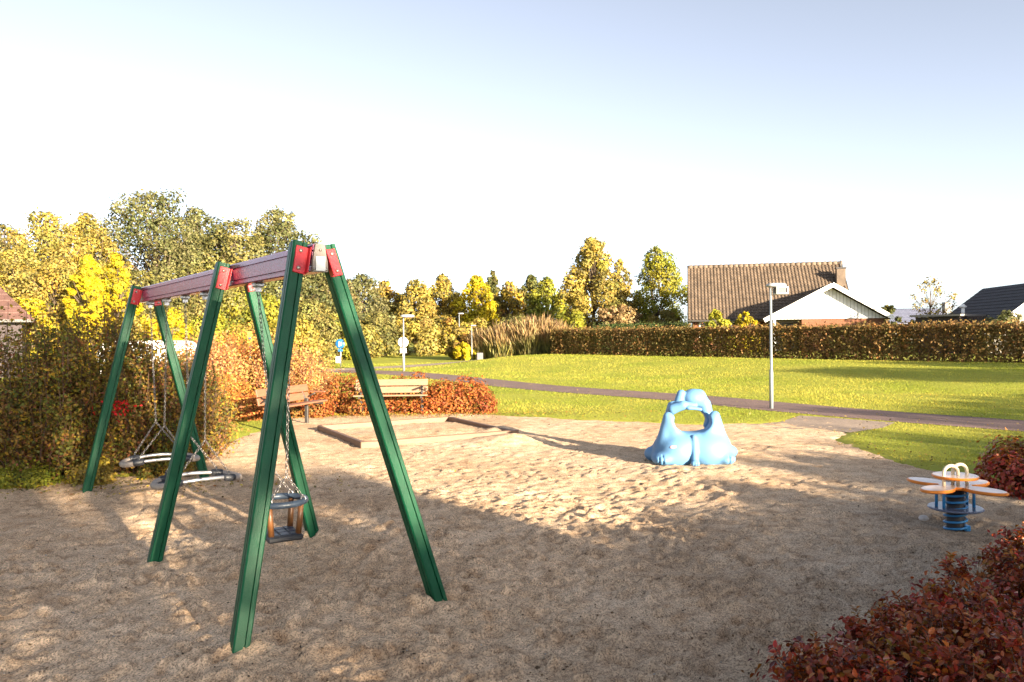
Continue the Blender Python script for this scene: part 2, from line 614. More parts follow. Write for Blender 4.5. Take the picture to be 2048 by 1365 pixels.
d1 = unit(PATH_FAR[-1] - PATH_FAR[-3])
wid = 2.4
c_pts = []
for i, p in enumerate(PATH_FAR):
    c_pts.append(p)
# far end bends away to the left behind the red hedge; near end runs out of the picture
PATH_C = [np.array(p) for p in [(-9.0, 39.5), (-6.0, 37.0), (-3.4, 33.2)]]
for f_, n_ in zip(PATH_FAR, [PATH_NEAR[0], PATH_NEAR[1], PATH_NEAR[3] * .5 + PATH_NEAR[2] * .5, PATH_NEAR[4], PATH_NEAR[5]]):
    PATH_C.append((f_ + n_) / 2)
PATH_C.append(PATH_C[-1] + (PATH_C[-1] - PATH_C[-2]) * 2.5)


def densify(pts, step=0.6):
    pts = [np.asarray(p, float) for p in pts]
    out = []
    n = len(pts)
    for i in range(n - 1):
        p0, p1, p2, p3 = pts[max(i - 1, 0)], pts[i], pts[i + 1], pts[min(i + 2, n - 1)]
        k = max(2, int(np.linalg.norm(p2 - p1) / step))
        for j in range(k):
            t = j / k
            out.append(0.5 * ((2 * p1) + (-p0 + p2) * t + (2 * p0 - 5 * p1 + 4 * p2 - p3) * t * t + (-p0 + 3 * p1 - 3 * p2 + p3) * t ** 3))
    out.append(pts[-1])
    return np.array(out)


def strip(name, line, width, z, mat, wob=0.03):
    L = densify(line)
    T = np.gradient(L, axis=0)
    T /= np.linalg.norm(T, axis=1)[:, None] + 1e-9
    Nn = np.stack([-T[:, 1], T[:, 0]], 1)
    rng = np.random.RandomState(3)
    cols_ = np.linspace(-.5, .5, 5)
    V = []
    for i in range(len(L)):
        for c in cols_:
            p = L[i] + Nn[i] * (c * width + (rng.uniform(-wob, wob) if abs(c) == .5 else 0))
            V.append((p[0], p[1], float(ground_z(*p)) + z))
    Fs = []
    for i in range(len(L) - 1):
        for c in range(4):
            a = i * 5 + c
            Fs.append((a, a + 1, a + 6, a + 5))
    o = link(name, np_mesh(name, V, Fs), mat)
    return struct(o), L


def d_line(x, y, L):
    d = np.full(np.shape(x), 1e9)
    for i in range(len(L) - 1):
        ex, ey = L[i + 1] - L[i]
        t = np.clip(((x - L[i][0]) * ex + (y - L[i][1]) * ey) / (ex * ex + ey * ey + 1e-9), 0, 1)
        d = np.minimum(d, np.hypot(x - L[i][0] - t * ex, y - L[i][1] - t * ey))
    return d


PATH_W = 1.85
path_o, PATH_L = strip('path', PATH_C, PATH_W, 0.008, M_PATH)
FARP_C = [np.array(p) for p in [(-16.0, 37.5), (-9.0, 40.5), (-2.0, 47.0), (3.0, 55.0), (6.0, 66.0)]]
far_o, FARP_L = strip('footpath', FARP_C, 2.2, 0.012, M_APRON)
APRON = [at(*p)[:2] for p in [(1600, 832), (1660, 836), (1790, 846), (1768, 856), (1700, 866), (1650, 860), (1560, 858), (1480, 852), (1560, 845)]]


def axis_coords(a, b, step, far_a, far_b):
    c = list(np.arange(a, b, step))
    s, x = step, a
    lo = []
    while x > far_a:
        s *= 1.25
        x -= s
        lo.append(x)
    s, x = step, c[-1]
    hi = []
    while x < far_b:
        s *= 1.25
        x += s
        hi.append(x)
    return np.array(lo[::-1] + c + hi)


xs = axis_coords(-14, 24, 0.33, -900, 900)
ys = axis_coords(-4, 52, 0.33, -500, 1800)
gx, gy = np.meshgrid(xs, ys)
zz = ground_z(gx, gy)
sdl = sd_poly(gx, gy, SAND)
zz = zz - 0.16 * sstep(0.15, 0.55, sdl) + (fbm(gx * .6, gy * .6, 5) - .5) * 0.05 * sstep(60, 15, gy) * sstep(0.9, 2.0, d_line(gx, gy, PATH_L)) * sstep(-.1, -1.2, sd_poly(gx, gy, [tuple(p) for p in APRON]))
nxx, nyy = len(xs), len(ys)
ii = np.arange(nxx * nyy).reshape(nyy, nxx)
Fq = np.stack([ii[:-1, :-1], ii[:-1, 1:], ii[1:, 1:], ii[1:, :-1]], -1).reshape(-1, 4)
lawn = struct(link('lawn', np_mesh('lawn', np.stack([gx, gy, zz], -1).reshape(-1, 3), Fq, smooth=True), M_LAWN))

# sand: raster of footprints and ripples, sampled onto a grid that is finer close by
rng = np.random.RandomState(11)
RES = 0.0125
X0, X1, Y0, Y1 = -9.5, 9.5, 0.2, 18.5
nX, nY = int((X1 - X0) / RES), int((Y1 - Y0) / RES)
H = np.zeros((nY, nX), np.float32)
for k in range(15000):
    cx, cy = rng.uniform(X0, X1), rng.uniform(Y0, Y1)
    if k % 3 == 0:
        cx, cy = rng.normal(-.5, 2.6), rng.normal(7.5, 3.2)
    a, b_ = rng.uniform(.03, .10), rng.uniform(.022, .05)
    th = rng.uniform(0, 6.28)
    dep = rng.uniform(.003, .016)
    rad = 2.1 * a
    i0, i1 = int((cx - rad - X0) / RES), int((cx + rad - X0) / RES)
    j0, j1 = int((cy - rad - Y0) / RES), int((cy + rad - Y0) / RES)
    if i0 < 0 or j0 < 0 or i1 >= nX or j1 >= nY:
        continue
    yy_, xx_ = np.mgrid[j0:j1, i0:i1]
    dx, dy = xx_ * RES + X0 - cx, yy_ * RES + Y0 - cy
    u_, v_ = dx * math.cos(th) + dy * math.sin(th), -dx * math.sin(th) + dy * math.cos(th)
    q = (u_ / a) ** 2 + (v_ / b_) ** 2
    H[j0:j1, i0:i1] += -dep * np.exp(-q * 1.3) + dep * .55 * np.exp(-(np.sqrt(q) - 1.45) ** 2 * 4) * (1 + .6 * np.sign(u_))
rows, cols_n = 560, 430
ry = 1.3 * (18.3 / 1.3) ** (np.linspace(0, 1, rows))
ra = np.linspace(-1.02, 1.02, cols_n)
SX = ry[:, None] * ra[None, :]
SY = np.repeat(ry[:, None], cols_n, 1)
fi = np.clip((SX - X0) / RES, 0, nX - 2)
fj = np.clip((SY - Y0) / RES, 0, nY - 2)
i_, j_ = fi.astype(int), fj.astype(int)
ff, fg = fi - i_, fj - j_
hs = (H[j_, i_] * (1 - ff) + H[j_, i_ + 1] * ff) * (1 - fg) + (H[j_ + 1, i_] * (1 - ff) + H[j_ + 1, i_ + 1] * ff) * fg
hs = hs + (fbm(SX * .9, SY * .9, 2, 3) - .5) * .03 + (fbm(SX * 9, SY * 9, 31, 4) - .5) * .020
hs = hs * (1 + .9 * sstep(9.5, 5.5, SY))
calm = sstep(3.5, 6.5, SX) * .5
hs = hs * (1 - calm)
# scooped hollows below the swings and heaps round the sandbox corner
A_YAW = 0.6329
AX = np.array([-math.sin(A_YAW), math.cos(A_YAW)])
BX = np.array([math.cos(A_YAW), math.sin(A_YAW)])
S0 = np.array([-1.2828, 5.0653])
for t_ in (0.73, 2.87, 4.38):
    c = S0 + AX * t_
    du, dv = (SX - c[0]) * AX[0] + (SY - c[1]) * AX[1], (SX - c[0]) * BX[0] + (SY - c[1]) * BX[1]
    hs = hs - .05 * np.exp(-(du / .35) ** 2 - (dv / .55) ** 2)
_feet = []
for (t_, q_) in ((-.4627, .6437), (1.6369, .6437), (5.031, .6437)):
    for s_ in (-1, 1):
        p_ = S0 + AX * t_ + BX * s_ * q_
        _feet.append((p_[0], p_[1], .035, .17))
for (hx, hy, ha, hr) in _feet + [(-1.3, 14.3, .05, .8), (-2.4, 13.6, .04, .6),(0.05, 12.7, .10, .45), (-.35, 12.55, .05, .5), (2.3, 9.5, .06, .7), (-.2, 13.9, .10, .3)]:
    hs = hs + ha * np.exp(-((SX - hx) ** 2 + (SY - hy) ** 2) / hr ** 2)
sds = sd_poly(SX, SY, SAND)
e = sstep(-.22, .18, sds + (fbm(SX * 1.7, SY * 1.7, 9, 3) - .5) * .5)
SZ = -0.09 + (hs + .085 + .004) * e
apr = sd_poly(SX, SY, [tuple(p) for p in APRON])
keep = sds > -.5
idx = np.arange(rows * cols_n).reshape(rows, cols_n)
Fs_ = np.stack([idx[:-1, :-1], idx[:-1, 1:], idx[1:, 1:], idx[1:, :-1]], -1).reshape(-1, 4)
kf = keep.ravel()[Fs_].any(1)
Fs_ = Fs_[kf]
used = np.unique(Fs_)
remap = np.zeros(rows * cols_n, np.int64)
remap[used] = np.arange(len(used))
Vs = np.stack([SX, SY, SZ], -1).reshape(-1, 3)[used]
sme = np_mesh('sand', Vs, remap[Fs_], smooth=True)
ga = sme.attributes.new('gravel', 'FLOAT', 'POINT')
shade_mask = sstep(-.6, 4.0, Vs[:, 0] - (Vs[:, 1] - 5.5) * .45 + (fbm(Vs[:, 0] * .8, Vs[:, 1] * .8, 77) - .5) * 3) * sstep(11, 7, Vs[:, 1])  # painted shade grows towards the right front
ga.data.foreach_set('value', shade_mask.astype(np.float32))
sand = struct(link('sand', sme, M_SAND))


def sand_z(x, y):
    """height of the sand surface at one point"""
    i = int(np.clip(np.searchsorted(ry, y), 1, rows - 1))
    j = int(np.clip(round((x / y + 1.02) / 2.04 * (cols_n - 1)), 0, cols_n - 1))
    return float(SZ[i, j])


# pale asphalt apron between path and sand
bm = bmesh.new()
vsb = [bm.verts.new((p[0], p[1], 0.005)) for p in APRON]
bm.faces.new(vsb)
bmesh.ops.triangulate(bm, faces=bm.faces[:])
me = bpy.data.meshes.new('pavement')
bm.to_mesh(me)
bm.free()
struct(link('pavement', me, M_APRON))


# ------------------------------------------------------------------ foliage builders
def leaf_quads(P, Nn, L, W, cols, rng, fold=0.0):
    n = len(P)
    Nn = Nn / (np.linalg.norm(Nn, axis=1)[:, None] + 1e-9)
    r = rng.normal(size=(n, 3))
    T = np.cross(Nn, r)
    T /= np.linalg.norm(T, axis=1)[:, None] + 1e-9
    B = np.cross(Nn, T)
    L = np.asarray(L).reshape(-1, 1)
    W = np.asarray(W).reshape(-1, 1)
    if fold == 0:
        V = np.stack([P - T * L / 2, P + B * W / 2 - T * L * .06, P + T * L / 2, P - B * W / 2 - T * L * .06], 1)
        Fq = np.arange(n * 4).reshape(n, 4)
        return V.reshape(-1, 3), Fq, np.repeat(cols, 4, 0)
    up = Nn * (W * fold)
    V = np.stack([P - T * L / 2, P - T * L * .12 + B * W / 2 + up, P + T * L * .24 + B * W * .36 + up * .8, P + T * L / 2 - up * .5,
                  P + T * L * .24 - B * W * .36 + up * .8, P - T * L * .12 - B * W / 2 + up], 1)
    b = np.arange(n)[:, None] * 6
    Fq = np.concatenate([b + np.array([[0, 1, 2, 3]]), b + np.array([[0, 3, 4, 5]])], 0)
    return V.reshape(-1, 3), Fq, np.repeat(cols, 6, 0)


PAL = {   # leaf colours (r, g, b, weight)
    'gold': [(.37, .275, .05, 4), (.31, .25, .07, 3), (.20, .17, .045, 3), (.10, .095, .025, 2), (.35, .22, .03, 1)],
    'yellow': [(.50, .37, .012, 5), (.44, .35, .02, 3), (.30, .26, .02, 2), (.16, .15, .02, 1)],
    'lime': [(.27, .26, .025, 4), (.20, .21, .03, 3), (.36, .31, .03, 2), (.08, .095, .02, 2)],
    'olive': [(.19, .175, .055, 4), (.25, .215, .07, 3), (.12, .115, .035, 3), (.065, .07, .02, 2), (.30, .24, .05, 1)],
    'sage': [(.155, .15, .055, 4), (.20, .185, .075, 3), (.09, .095, .033, 3), (.05, .057, .02, 2)],
    'dark': [(.07, .08, .022, 4), (.11, .11, .03, 3), (.20, .17, .05, 2), (.045, .055, .02, 2)],
    'mixed': [(.34, .25, .055, 3), (.22, .18, .05, 3), (.12, .10, .03, 2), (.50, .36, .03, 2), (.30, .13, .03, 1)],
    'tan': [(.34, .235, .11, 4), (.28, .18, .075, 3), (.20, .13, .05, 2), (.38, .29, .15, 1)],
    'orange': [(.42, .13, .03, 4), (.46, .20, .05, 3), (.32, .08, .03, 2), (.48, .30, .06, 2), (.20, .06, .025, 1)],
    'pinkorange': [(.46, .20, .09, 4), (.50, .28, .10, 3), (.44, .14, .06, 2), (.50, .36, .08, 2), (.30, .16, .06, 1)],
    'rust': [(.17, .12, .03, 2), (.22, .09, .03, 2), (.33, .085, .022, 4), (.38, .13, .03, 3), (.24, .05, .02, 3), (.42, .22, .04, 2), (.14, .035, .02, 1)],
    'crimson': [(.27, .028, .013, 5), (.36, .070, .014, 4), (.095, .013, .009, 4), (.36, .115, .015, 3), (.30, .16, .015, 2), (.34, .03, .028, 1)],
    'autumnmix': [(.30, .18, .03, 3), (.15, .16, .03, 5), (.09, .11, .025, 3), (.20, .075, .035, 3), (.42, .27, .022, 3), (.24, .10, .035, 3), (.07, .075, .02, 3)],
    'hedge': [(.22, .125, .045, 4), (.16, .12, .035, 3), (.27, .155, .055, 3), (.09, .08, .024, 3), (.32, .13, .04, 1)],
    'boxgreen': [(.05, .075, .02, 4), (.07, .09, .025, 3), (.035, .05, .018, 3), (.11, .11, .03, 1)],
}


def pick(pal, n, rng, jit=0.18):
    a = np.array(PAL[pal], float)
    k = rng.choice(len(a), n, p=a[:, 3] / a[:, 3].sum())
    c = a[k, :3] * (1 + rng.normal(0, jit, (n, 1))) * (1 + rng.normal(0, .06, (n, 3)))
    return np.clip(c, .004, .9)


def lobes_to_leaves(lob, n, size, pal, rng, shell=.45, fold=0.0, up=.25, aspect=.62, zmin=-9, tips=.12, patch=.5):
    """leaves spread through the outer part of many lobes, inner ones of neighbours left out"""
    lob = np.asarray(lob, float)
    wgt = lob[:, 3] ** 2
    k = rng.choice(len(lob), int(n * 1.7), p=wgt / wgt.sum())
    d = rng.normal(size=(len(k), 3))
    d /= np.linalg.norm(d, axis=1)[:, None]
    rr = 1 - shell * rng.rand(len(k)) ** 1.6
    out = rng.rand(len(k)) < tips
    rr[out] = 1 + rng.rand(out.sum()) ** 1.5 * .40
    P = lob[k, :3] + d * (lob[k, 3] * rr)[:, None]
    inside = np.zeros(len(k), bool)
    for l in lob:
        inside |= (np.linalg.norm(P - l[:3], axis=1) < l[3] * .62)
    sel = np.where(~inside & (P[:, 2] > zmin))[0][:n]
    P, d, k = P[sel], d[sel], k[sel]
    m = len(P)
    Nn = d * .95 + rng.normal(0, .42, (m, 3)) + np.array([0, 0, up])
    c = pick(pal, m, rng)
    # whole branches turn colour together
    lobec = pick(pal, len(lob), rng)
    c = c * (1 - patch) + lobec[k] * patch * (.75 + .5 * rng.rand(m, 1))
    s = size * rng.uniform(.65, 1.35, m)
    return leaf_quads(P, Nn, s, s * aspect, c, rng, fold)


def limb(mb, p0, p1, r0, r1, rng, sag=.1, n=5, sides=5):
    p0, p1 = np.asarray(p0, float), np.asarray(p1, float)
    L = np.linalg.norm(p1 - p0)
    j = rng.normal(0, sag * L * .35, 3)
    pts, rad = [], []
    for i in range(n):
        t = i / (n - 1)
        pts.append(p0 + (p1 - p0) * t + j * math.sin(math.pi * t))
        rad.append(r0 + (r1 - r0) * t)
    mb.tube(pts, rad, sides)


def crown_lobes(h0, h1, rx, rng, n=30, shape='round', ry=None):
    """lobes (x, y, z, r) of a crown between heights h0 and h1"""
    ry = ry or rx
    out = []
    for i in range(n):
        t = (i + rng.rand()) / n
        z = h0 + (h1 - h0) * t
        if shape == 'round':
            prof = math.sqrt(max(0.02, 1 - (2 * t - 1) ** 2)) * (1.05 - .15 * t)
        elif shape == 'egg':
            prof = math.sqrt(max(0.02, 1 - (2 * t - 1) ** 2)) * (1.25 - .62 * t)
        elif shape == 'cone':
            prof = (1 - t) ** .75 * .95 + .05
        elif shape == 'shrub':
            prof = math.sqrt(max(0.03, 1 - t ** 2.2))
        else:
            prof = 1.0
        a = i * 2.39996 + rng.uniform(-.5, .5)
        lr = rx * rng.uniform(.13, .34) * (.55 + .45 * prof)
        rad = max(0.0, prof - .2) * rng.uniform(.35, 1.2) ** .8
        out.append((math.cos(a) * rad * rx, math.sin(a) * rad * ry, min(z, h1 - lr * .8), lr))
    return np.array(out)


def tree(name, label, cat, base, height, rx, pal, n, size, seed, crown0=.22, shape='round', nl=30, trunk_r=None, group=None, ry=None, aspect=.62, up=.25, shell=.45, mat=None):
    rng = np.random.RandomState(seed)
    root = thing(name, label, cat, tuple(float(c) for c in base), group)
    h0 = height * crown0
    lob = crown_lobes(h0, height, rx, rng, nl, shape, ry)
    kids = []
    for l in lob:           # smaller sprays that break up the outline
        for q in range(2):
            if rng.rand() < .6:
                dd = unit(rng.normal(size=3) + np.array([0, 0, .35]) + unit([l[0], l[1], .2]) * .6)
                kids.append((*(l[:3] + dd * l[3] * rng.uniform(.75, 1.15)), l[3] * rng.uniform(.28, .5)))
    if kids:
        lob = np.concatenate([lob, np.array(kids)])
    tr = trunk_r or height * .018
    mb = MB()
    top = np.array([rng.normal(0, .03) * height, rng.normal(0, .03) * height, height * .82])
    pts, rad = [], []
    for i in range(8):
        t = i / 7
        pts.append(np.array([0, 0, -.2]) * (1 - t) + top * t + np.array([math.sin(t * 5 + seed), math.cos(t * 4 + seed), 0]) * .012 * height * t)
        rad.append(tr * (1.25 - t * 1.05) * (1.25 if i == 0 else 1))
    mb.tube(pts, rad, 8)
    for l in lob:
        t = np.clip((l[2] * .72) / (height * .82), .12, .95)
        q = pts[int(t * 7)]
        limb(mb, q, l[:3], tr * .42 * (1.1 - t), tr * .10, rng, n=4, sides=4)
        for s in range(1):
            dd = unit(rng.normal(size=3) + np.array([0, 0, .3]))
            limb(mb, l[:3], l[:3] + dd * l[3] * .95, tr * .10, tr * .03, rng, n=2, sides=3)
    mb.build('trunk', M_BARK, root)
    V, Fq, c = lobes_to_leaves(lob, n, size, pal, rng, aspect=aspect, up=up, shell=shell, tips=.16)
    link('crown', np_mesh('crown', V, Fq, c), mat or M_LEAF, root)
    return root


def shrub(name, label, cat, base, lob, pal, n, size, seed, group=None, fold=0.0, mat=None, stems=14, aspect=.62, up=.3, tips=.12, shell=.5, stem_r=.012, patch=.5, extra=None):
    """a bush: stems rising from the ground, leaves round many lobes"""
    rng = np.random.RandomState(seed)
    root = thing(name, label, cat, tuple(float(c) for c in base), group)
    lob = np.asarray(lob, float)
    mb = MB()
    for i in range(stems):
        l = lob[rng.randint(len(lob))]
        f = np.array([l[0] * .55 + rng.normal(0, .05), l[1] * .55 + rng.normal(0, .05), -.05])
        e_ = l[:3] + unit(rng.normal(size=3) + np.array([0, 0, .9])) * l[3] * .95
        limb(mb, f, e_, stem_r * rng.uniform(.7, 1.2), stem_r * .25, rng, n=5, sides=4)
        for s in range(2):
            limb(mb, l[:3], l[:3] + unit(rng.normal(size=3) + np.array([0, 0, .4])) * l[3] * 1.08, stem_r * .4, stem_r * .15, rng, n=3, sides=3)
    struct(mb.build('stems', M_TWIG, root), 'stuff')
    V, Fq, c = lobes_to_leaves(lob, n, size, pal, rng, fold=fold, aspect=aspect, up=up, zmin=.0, tips=tips, shell=shell, patch=patch)
    if extra is not None:
        V2, F2, c2 = extra(rng)
        F2 = F2 + len(V)
        V, Fq, c = np.concatenate([V, V2]), np.concatenate([Fq, F2]), np.concatenate([c, c2])
    link('foliage', np_mesh('foliage', V, Fq, c), mat or M_LEAF, root)
    return root


def twig_shrub(name, label, cat, base, height, rx, ry_, pal, nstem, per, size, seed, group=None, spread=.10, extra=None, lean=1.0, mat=None):
    """a loose bush: many arching stems that fork, leaves set along them"""
    rng = np.random.RandomState(seed)
    root = thing(name, label, cat, tuple(float(c) for c in base), group)
    mb = MB()
    P, C = [], []
    for i in range(nstem):
        a = rng.uniform(0, 6.283)
        q = math.sqrt(rng.rand())
        f = np.array([math.cos(a) * rx * q * .45, math.sin(a) * ry_ * q * .45, -.05])
        hz = height * math.sqrt(max(.06, 1 - (q * .93) ** 2.4)) * (rng.uniform(.35, 1.0) if rng.rand() < .6 else rng.uniform(.8, 1.12))
        tip = np.array([math.cos(a) * rx * q * lean, math.sin(a) * ry_ * q * lean, hz])
        bow = np.array([math.cos(a) * rx * .12, math.sin(a) * ry_ * .12, .06 * hz])
        pts = []
        for k in range(6):
            t = k / 5
            pts.append(f + (tip - f) * t + bow * math.sin(math.pi * t) + rng.normal(0, .018, 3) * (k > 0))
        mb.tube(pts, [.008 * (1 - .8 * k / 5) + .0012 for k in range(6)], 3)
        tint = pick(pal, 1, rng)
        segs = [(pts[2], pts[3]), (pts[3], pts[4]), (pts[4], pts[5]), (pts[1], pts[2])]
        for b in range(4):
            o_ = pts[rng.randint(2, 5)]
            e_ = o_ + unit(rng.normal(size=3) + np.array([0, 0, .7])) * rng.uniform(.12, .32) * max(1, height / 1.6)
            segs.append((o_, e_))
            mb.tube([o_, e_], [.003, .001], 3)
        for k in range(per):
            s0_, s1_ = segs[rng.randint(len(segs))]
            P.append(s0_ + (s1_ - s0_) * rng.rand() * 1.06 + rng.normal(0, 1, 3) * spread * .5)
        c = pick(pal, per, rng)
        C.append(c * .55 + tint * .45)
    P, C = np.array(P), np.concatenate(C)
    ok_ = P[:, 2] > .01
    P, C = P[ok_], C[ok_]
    m = len(P)
    sz = size * rng.uniform(.6, 1.35, m)
    V, Fq, c = leaf_quads(P, rng.normal(0, 1, (m, 3)) + np.array([0, -.3, .6]), sz, sz * .62, C, rng)
    if extra is not None:
        V2, F2, c2 = extra(rng)
        V, Fq, c = np.concatenate([V, V2]), np.concatenate([Fq, F2 + len(V)]), np.concatenate([c, c2])
    struct(mb.build('stems', M_TWIG, root), 'stuff')
    link('foliage', np_mesh('foliage', V, Fq, c), mat or M_LEAF, root)
    return root


def mound_lobes(w_, d_, h_, n, seed, r=(.22, .38)):
    """lobes filling a low mound w_ wide, d_ deep, h_ high about the origin"""
    rng = np.random.RandomState(seed)
    out = []
    for i in range(n):
        x, y = rng.uniform(-1, 1), rng.uniform(-1, 1)
        q = max(abs(x) ** 2.5, abs(y) ** 2.2)
        top = h_ * (1 - q * .55)
        lr = h_ * rng.uniform(*r)
        out.append((x * (w_ / 2 - lr * .7), y * (d_ / 2 - lr * .7), max(lr * .6, top * rng.uniform(.45, 1.0) - lr), lr))
    return np.array(out)


def hedge(name, label, cat, A, B, width, height, pal, n, size, seed, group=None, zf=None, twigs=120, rough=.12):
    """a clipped hedge from A to B (world xy), leaves over a rough box with stems inside"""
    rng = np.random.RandomState(seed)
    A, B = np.asarray(A, float), np.asarray(B, float)
    C = (A + B) / 2
    L = np.linalg.norm(B - A)
    e_ = (B - A) / L
    nn = np.array([-e_[1], e_[0]])
    zf = zf or gz
    root = thing(name, label, cat, (float(C[0]), float(C[1]), 0), group)
    hw = width / 2
    per = height + width + height
    n1 = int(n * .94)
    s = rng.rand(n1) * per
    t = rng.uniform(-L / 2, L / 2, n1)
    side = np.where(s < height, 0, np.where(s < height + width, 1, 2))
    y = np.where(side == 0, -hw, np.where(side == 1, s - height - hw, hw))
    z = np.where(side == 0, s, np.where(side == 1, height, s - height - width))
    # ends
    n2 = n - n1
    te = np.where(rng.rand(n2) < .5, -L / 2, L / 2)
    t = np.concatenate([t, te])
    y = np.concatenate([y, rng.uniform(-hw, hw, n2)])
    z = np.concatenate([z, rng.uniform(0, height, n2)])
    no = np.stack([np.concatenate([np.zeros(n1), np.sign(te)]),
                   np.concatenate([np.where(side == 0, -1, np.where(side == 2, 1, 0)), np.zeros(n2)]),
                   np.concatenate([np.where(side == 1, 1, 0), np.zeros(n2)])], 1).astype(float)
    # rough, bulging surface with some leaves further in; corners rounded
    bul = (fbm(t * 1.6 + 40, z * 2.2 + y * 1.3, seed) - .5) * 2 * rough
    inw = rng.rand(n) ** 2.2 * .35
    rd = np.clip((z / height - .8) / .2, 0, 1) ** 2 * np.where(np.abs(no[:, 1]) > 0, .12, 0)
    P3 = np.stack([t, y, z], 1) + no * (bul - inw - rd)[:, None] + rng.normal(0, .03, (n, 3))
    P3[:, 2] += np.where(no[:, 2] > 0, (rng.rand(n) ** 5) * .22, 0)
    edge = np.clip((np.abs(y) / hw - .7) / .3, 0, 1) ** 2 * np.where(no[:, 2] > 0, .10, 0)
    P3[:, 2] -= edge
    W3 = np.stack([e_[0] * P3[:, 0] + nn[0] * P3[:, 1], e_[1] * P3[:, 0] + nn[1] * P3[:, 1], P3[:, 2]], 1)
    W3[:, 2] += ground_z(W3[:, 0] + C[0], W3[:, 1] + C[1])
    N3 = np.stack([e_[0] * no[:, 0] + nn[0] * no[:, 1], e_[1] * no[:, 0] + nn[1] * no[:, 1], no[:, 2]], 1)
    c = pick(pal, n, rng)
    big = vnoise(t * .9, z * 1.2, seed + 5)[:, None]
    alt = pick(pal, 40, rng)[(vnoise(t * .55, y, seed + 8) * 39).astype(int)]
    c = c * (.6 + .0 * big) + alt * .4
    sz = size * rng.uniform(.65, 1.35, n)
    V, Fq, cc = leaf_quads(W3, N3 * .7 + rng.normal(0, .6, (n, 3)) + np.array([0, 0, .2]), sz, sz * .65, c, rng)
    mb = MB()
    for i in range(twigs):
        tt = rng.uniform(-L / 2 + .05, L / 2 - .05)
        f = np.array([e_[0] * tt, e_[1] * tt, 0]) + np.array([nn[0], nn[1], 0]) * rng.normal(0, hw * .35)
        f[2] = gz((f[0] + C[0], f[1] + C[1])) - .05
        g = f + np.array([rng.normal(0, .2), rng.normal(0, .2), height * rng.uniform(.75, 1.0)])
        limb(mb, f, g, .02, .006, rng, n=4, sides=4)
    struct(mb.build('stems', M_TWIG, root), 'stuff')
    link('foliage', np_mesh('foliage', V, Fq, cc), M_LEAF, root)
    return root


# ------------------------------------------------------------------ houses
def tile_roof(mb, e0, e1, rise, cols, rows, amp=.03, lift=.03, thick=.12):
    """pantiled slope: eave from e0 to e1, vector rise from eave to ridge"""
    e0, e1, rise = np.asarray(e0, float), np.asarray(e1, float), np.asarray(rise, float)
    nrm = unit(np.cross(e1 - e0, rise))
    if nrm[2] < 0:
        nrm = -nrm
    sub = 6
    nx = cols * sub
    V, Fs = [], []
    for r in range(rows):
        for k, (tt, li) in enumerate(((r / rows, lift), ((r + 1) / rows, 0.0))):
            for i in range(nx + 1):
                ph = i / sub * 2 * math.pi
                h = amp * (.5 + .5 * math.sin(ph)) ** .7
                V.append(e0 + (e1 - e0) * (i / nx) + rise * tt + nrm * (h + li))
        b = r * 2 * (nx + 1)
        for i in range(nx):
            Fs.append((b + i, b + i + 1, b + nx + 2 + i, b + nx + 1 + i))
            if r:
                Fs.append((b - (nx + 1) + i, b - (nx + 1) + i + 1, b + i + 1, b + i))
    mb.add(V, Fs)
    # underlay slab
    a, b_, c, d = e0 - nrm * thick, e1 - nrm * thick, e1 + rise - nrm * thick, e0 + rise - nrm * thick
    t = nrm * (thick - .01)
    mb.add([a, b_, c, d, a + t, b_ + t, c + t, d + t], [(0, 3, 2, 1), (4, 5, 6, 7), (0, 1, 5, 4), (1, 2, 6, 5), (2, 3, 7, 6), (3, 0, 4, 7)])
    return nrm


def wall_box(name, mat, parent, x0, x1, y0, y1, z0, z1):
    return MB().box(((x0 + x1) / 2, (y0 + y1) / 2, (z0 + z1) / 2), (x1 - x0, y1 - y0, z1 - z0)).build(name, mat, parent)


def window(parent, x0, x1, z0, z1, y, mat_f=None):
    """framed window standing 3 mm proud of a wall that faces the viewer at y"""
    wf = MB()
    f = .08
    for (a, b_, c, d) in ((x0, x1, z0, z0 + f), (x0, x1, z1 - f, z1), (x0, x0 + f, z0 + f, z1 - f), (x1 - f, x1, z0 + f, z1 - f)):
        wf.box(((a + b_) / 2, y - .03, (c + d) / 2), (b_ - a, .1, d - c))
    o = wf.build('window', mat_f or M_WHITEP, parent)
    MB().box(((x0 + x1) / 2, y - .012, (z0 + z1) / 2), (x1 - x0 - 2 * f + .01, .02, z1 - z0 - 2 * f + .01)).build('pane', M_WINDOW, o)
    return o


GH = 0.42
PIV = atd(1376, 640, 54)
HROT = -R(12.4)


def hl(px, py, yl):
    """pixel -> the house's own frame, on the plane y = yl of that frame"""
    c_, s_ = math.cos(HROT), math.sin(HROT)
    o = np.array([0 - PIV[0], 0 - PIV[1]])
    d = ray(px, py)
    ly0, ldy = -s_ * o[0] + c_ * o[1], -s_ * d[0] + c_ * d[1]
    t = (yl - ly0) / ldy
    wx, wy_ = o[0] + d[0] * t, o[1] + d[1] * t
    return np.array([c_ * wx + s_ * wy_, yl, CAM_H + d[2] * t])


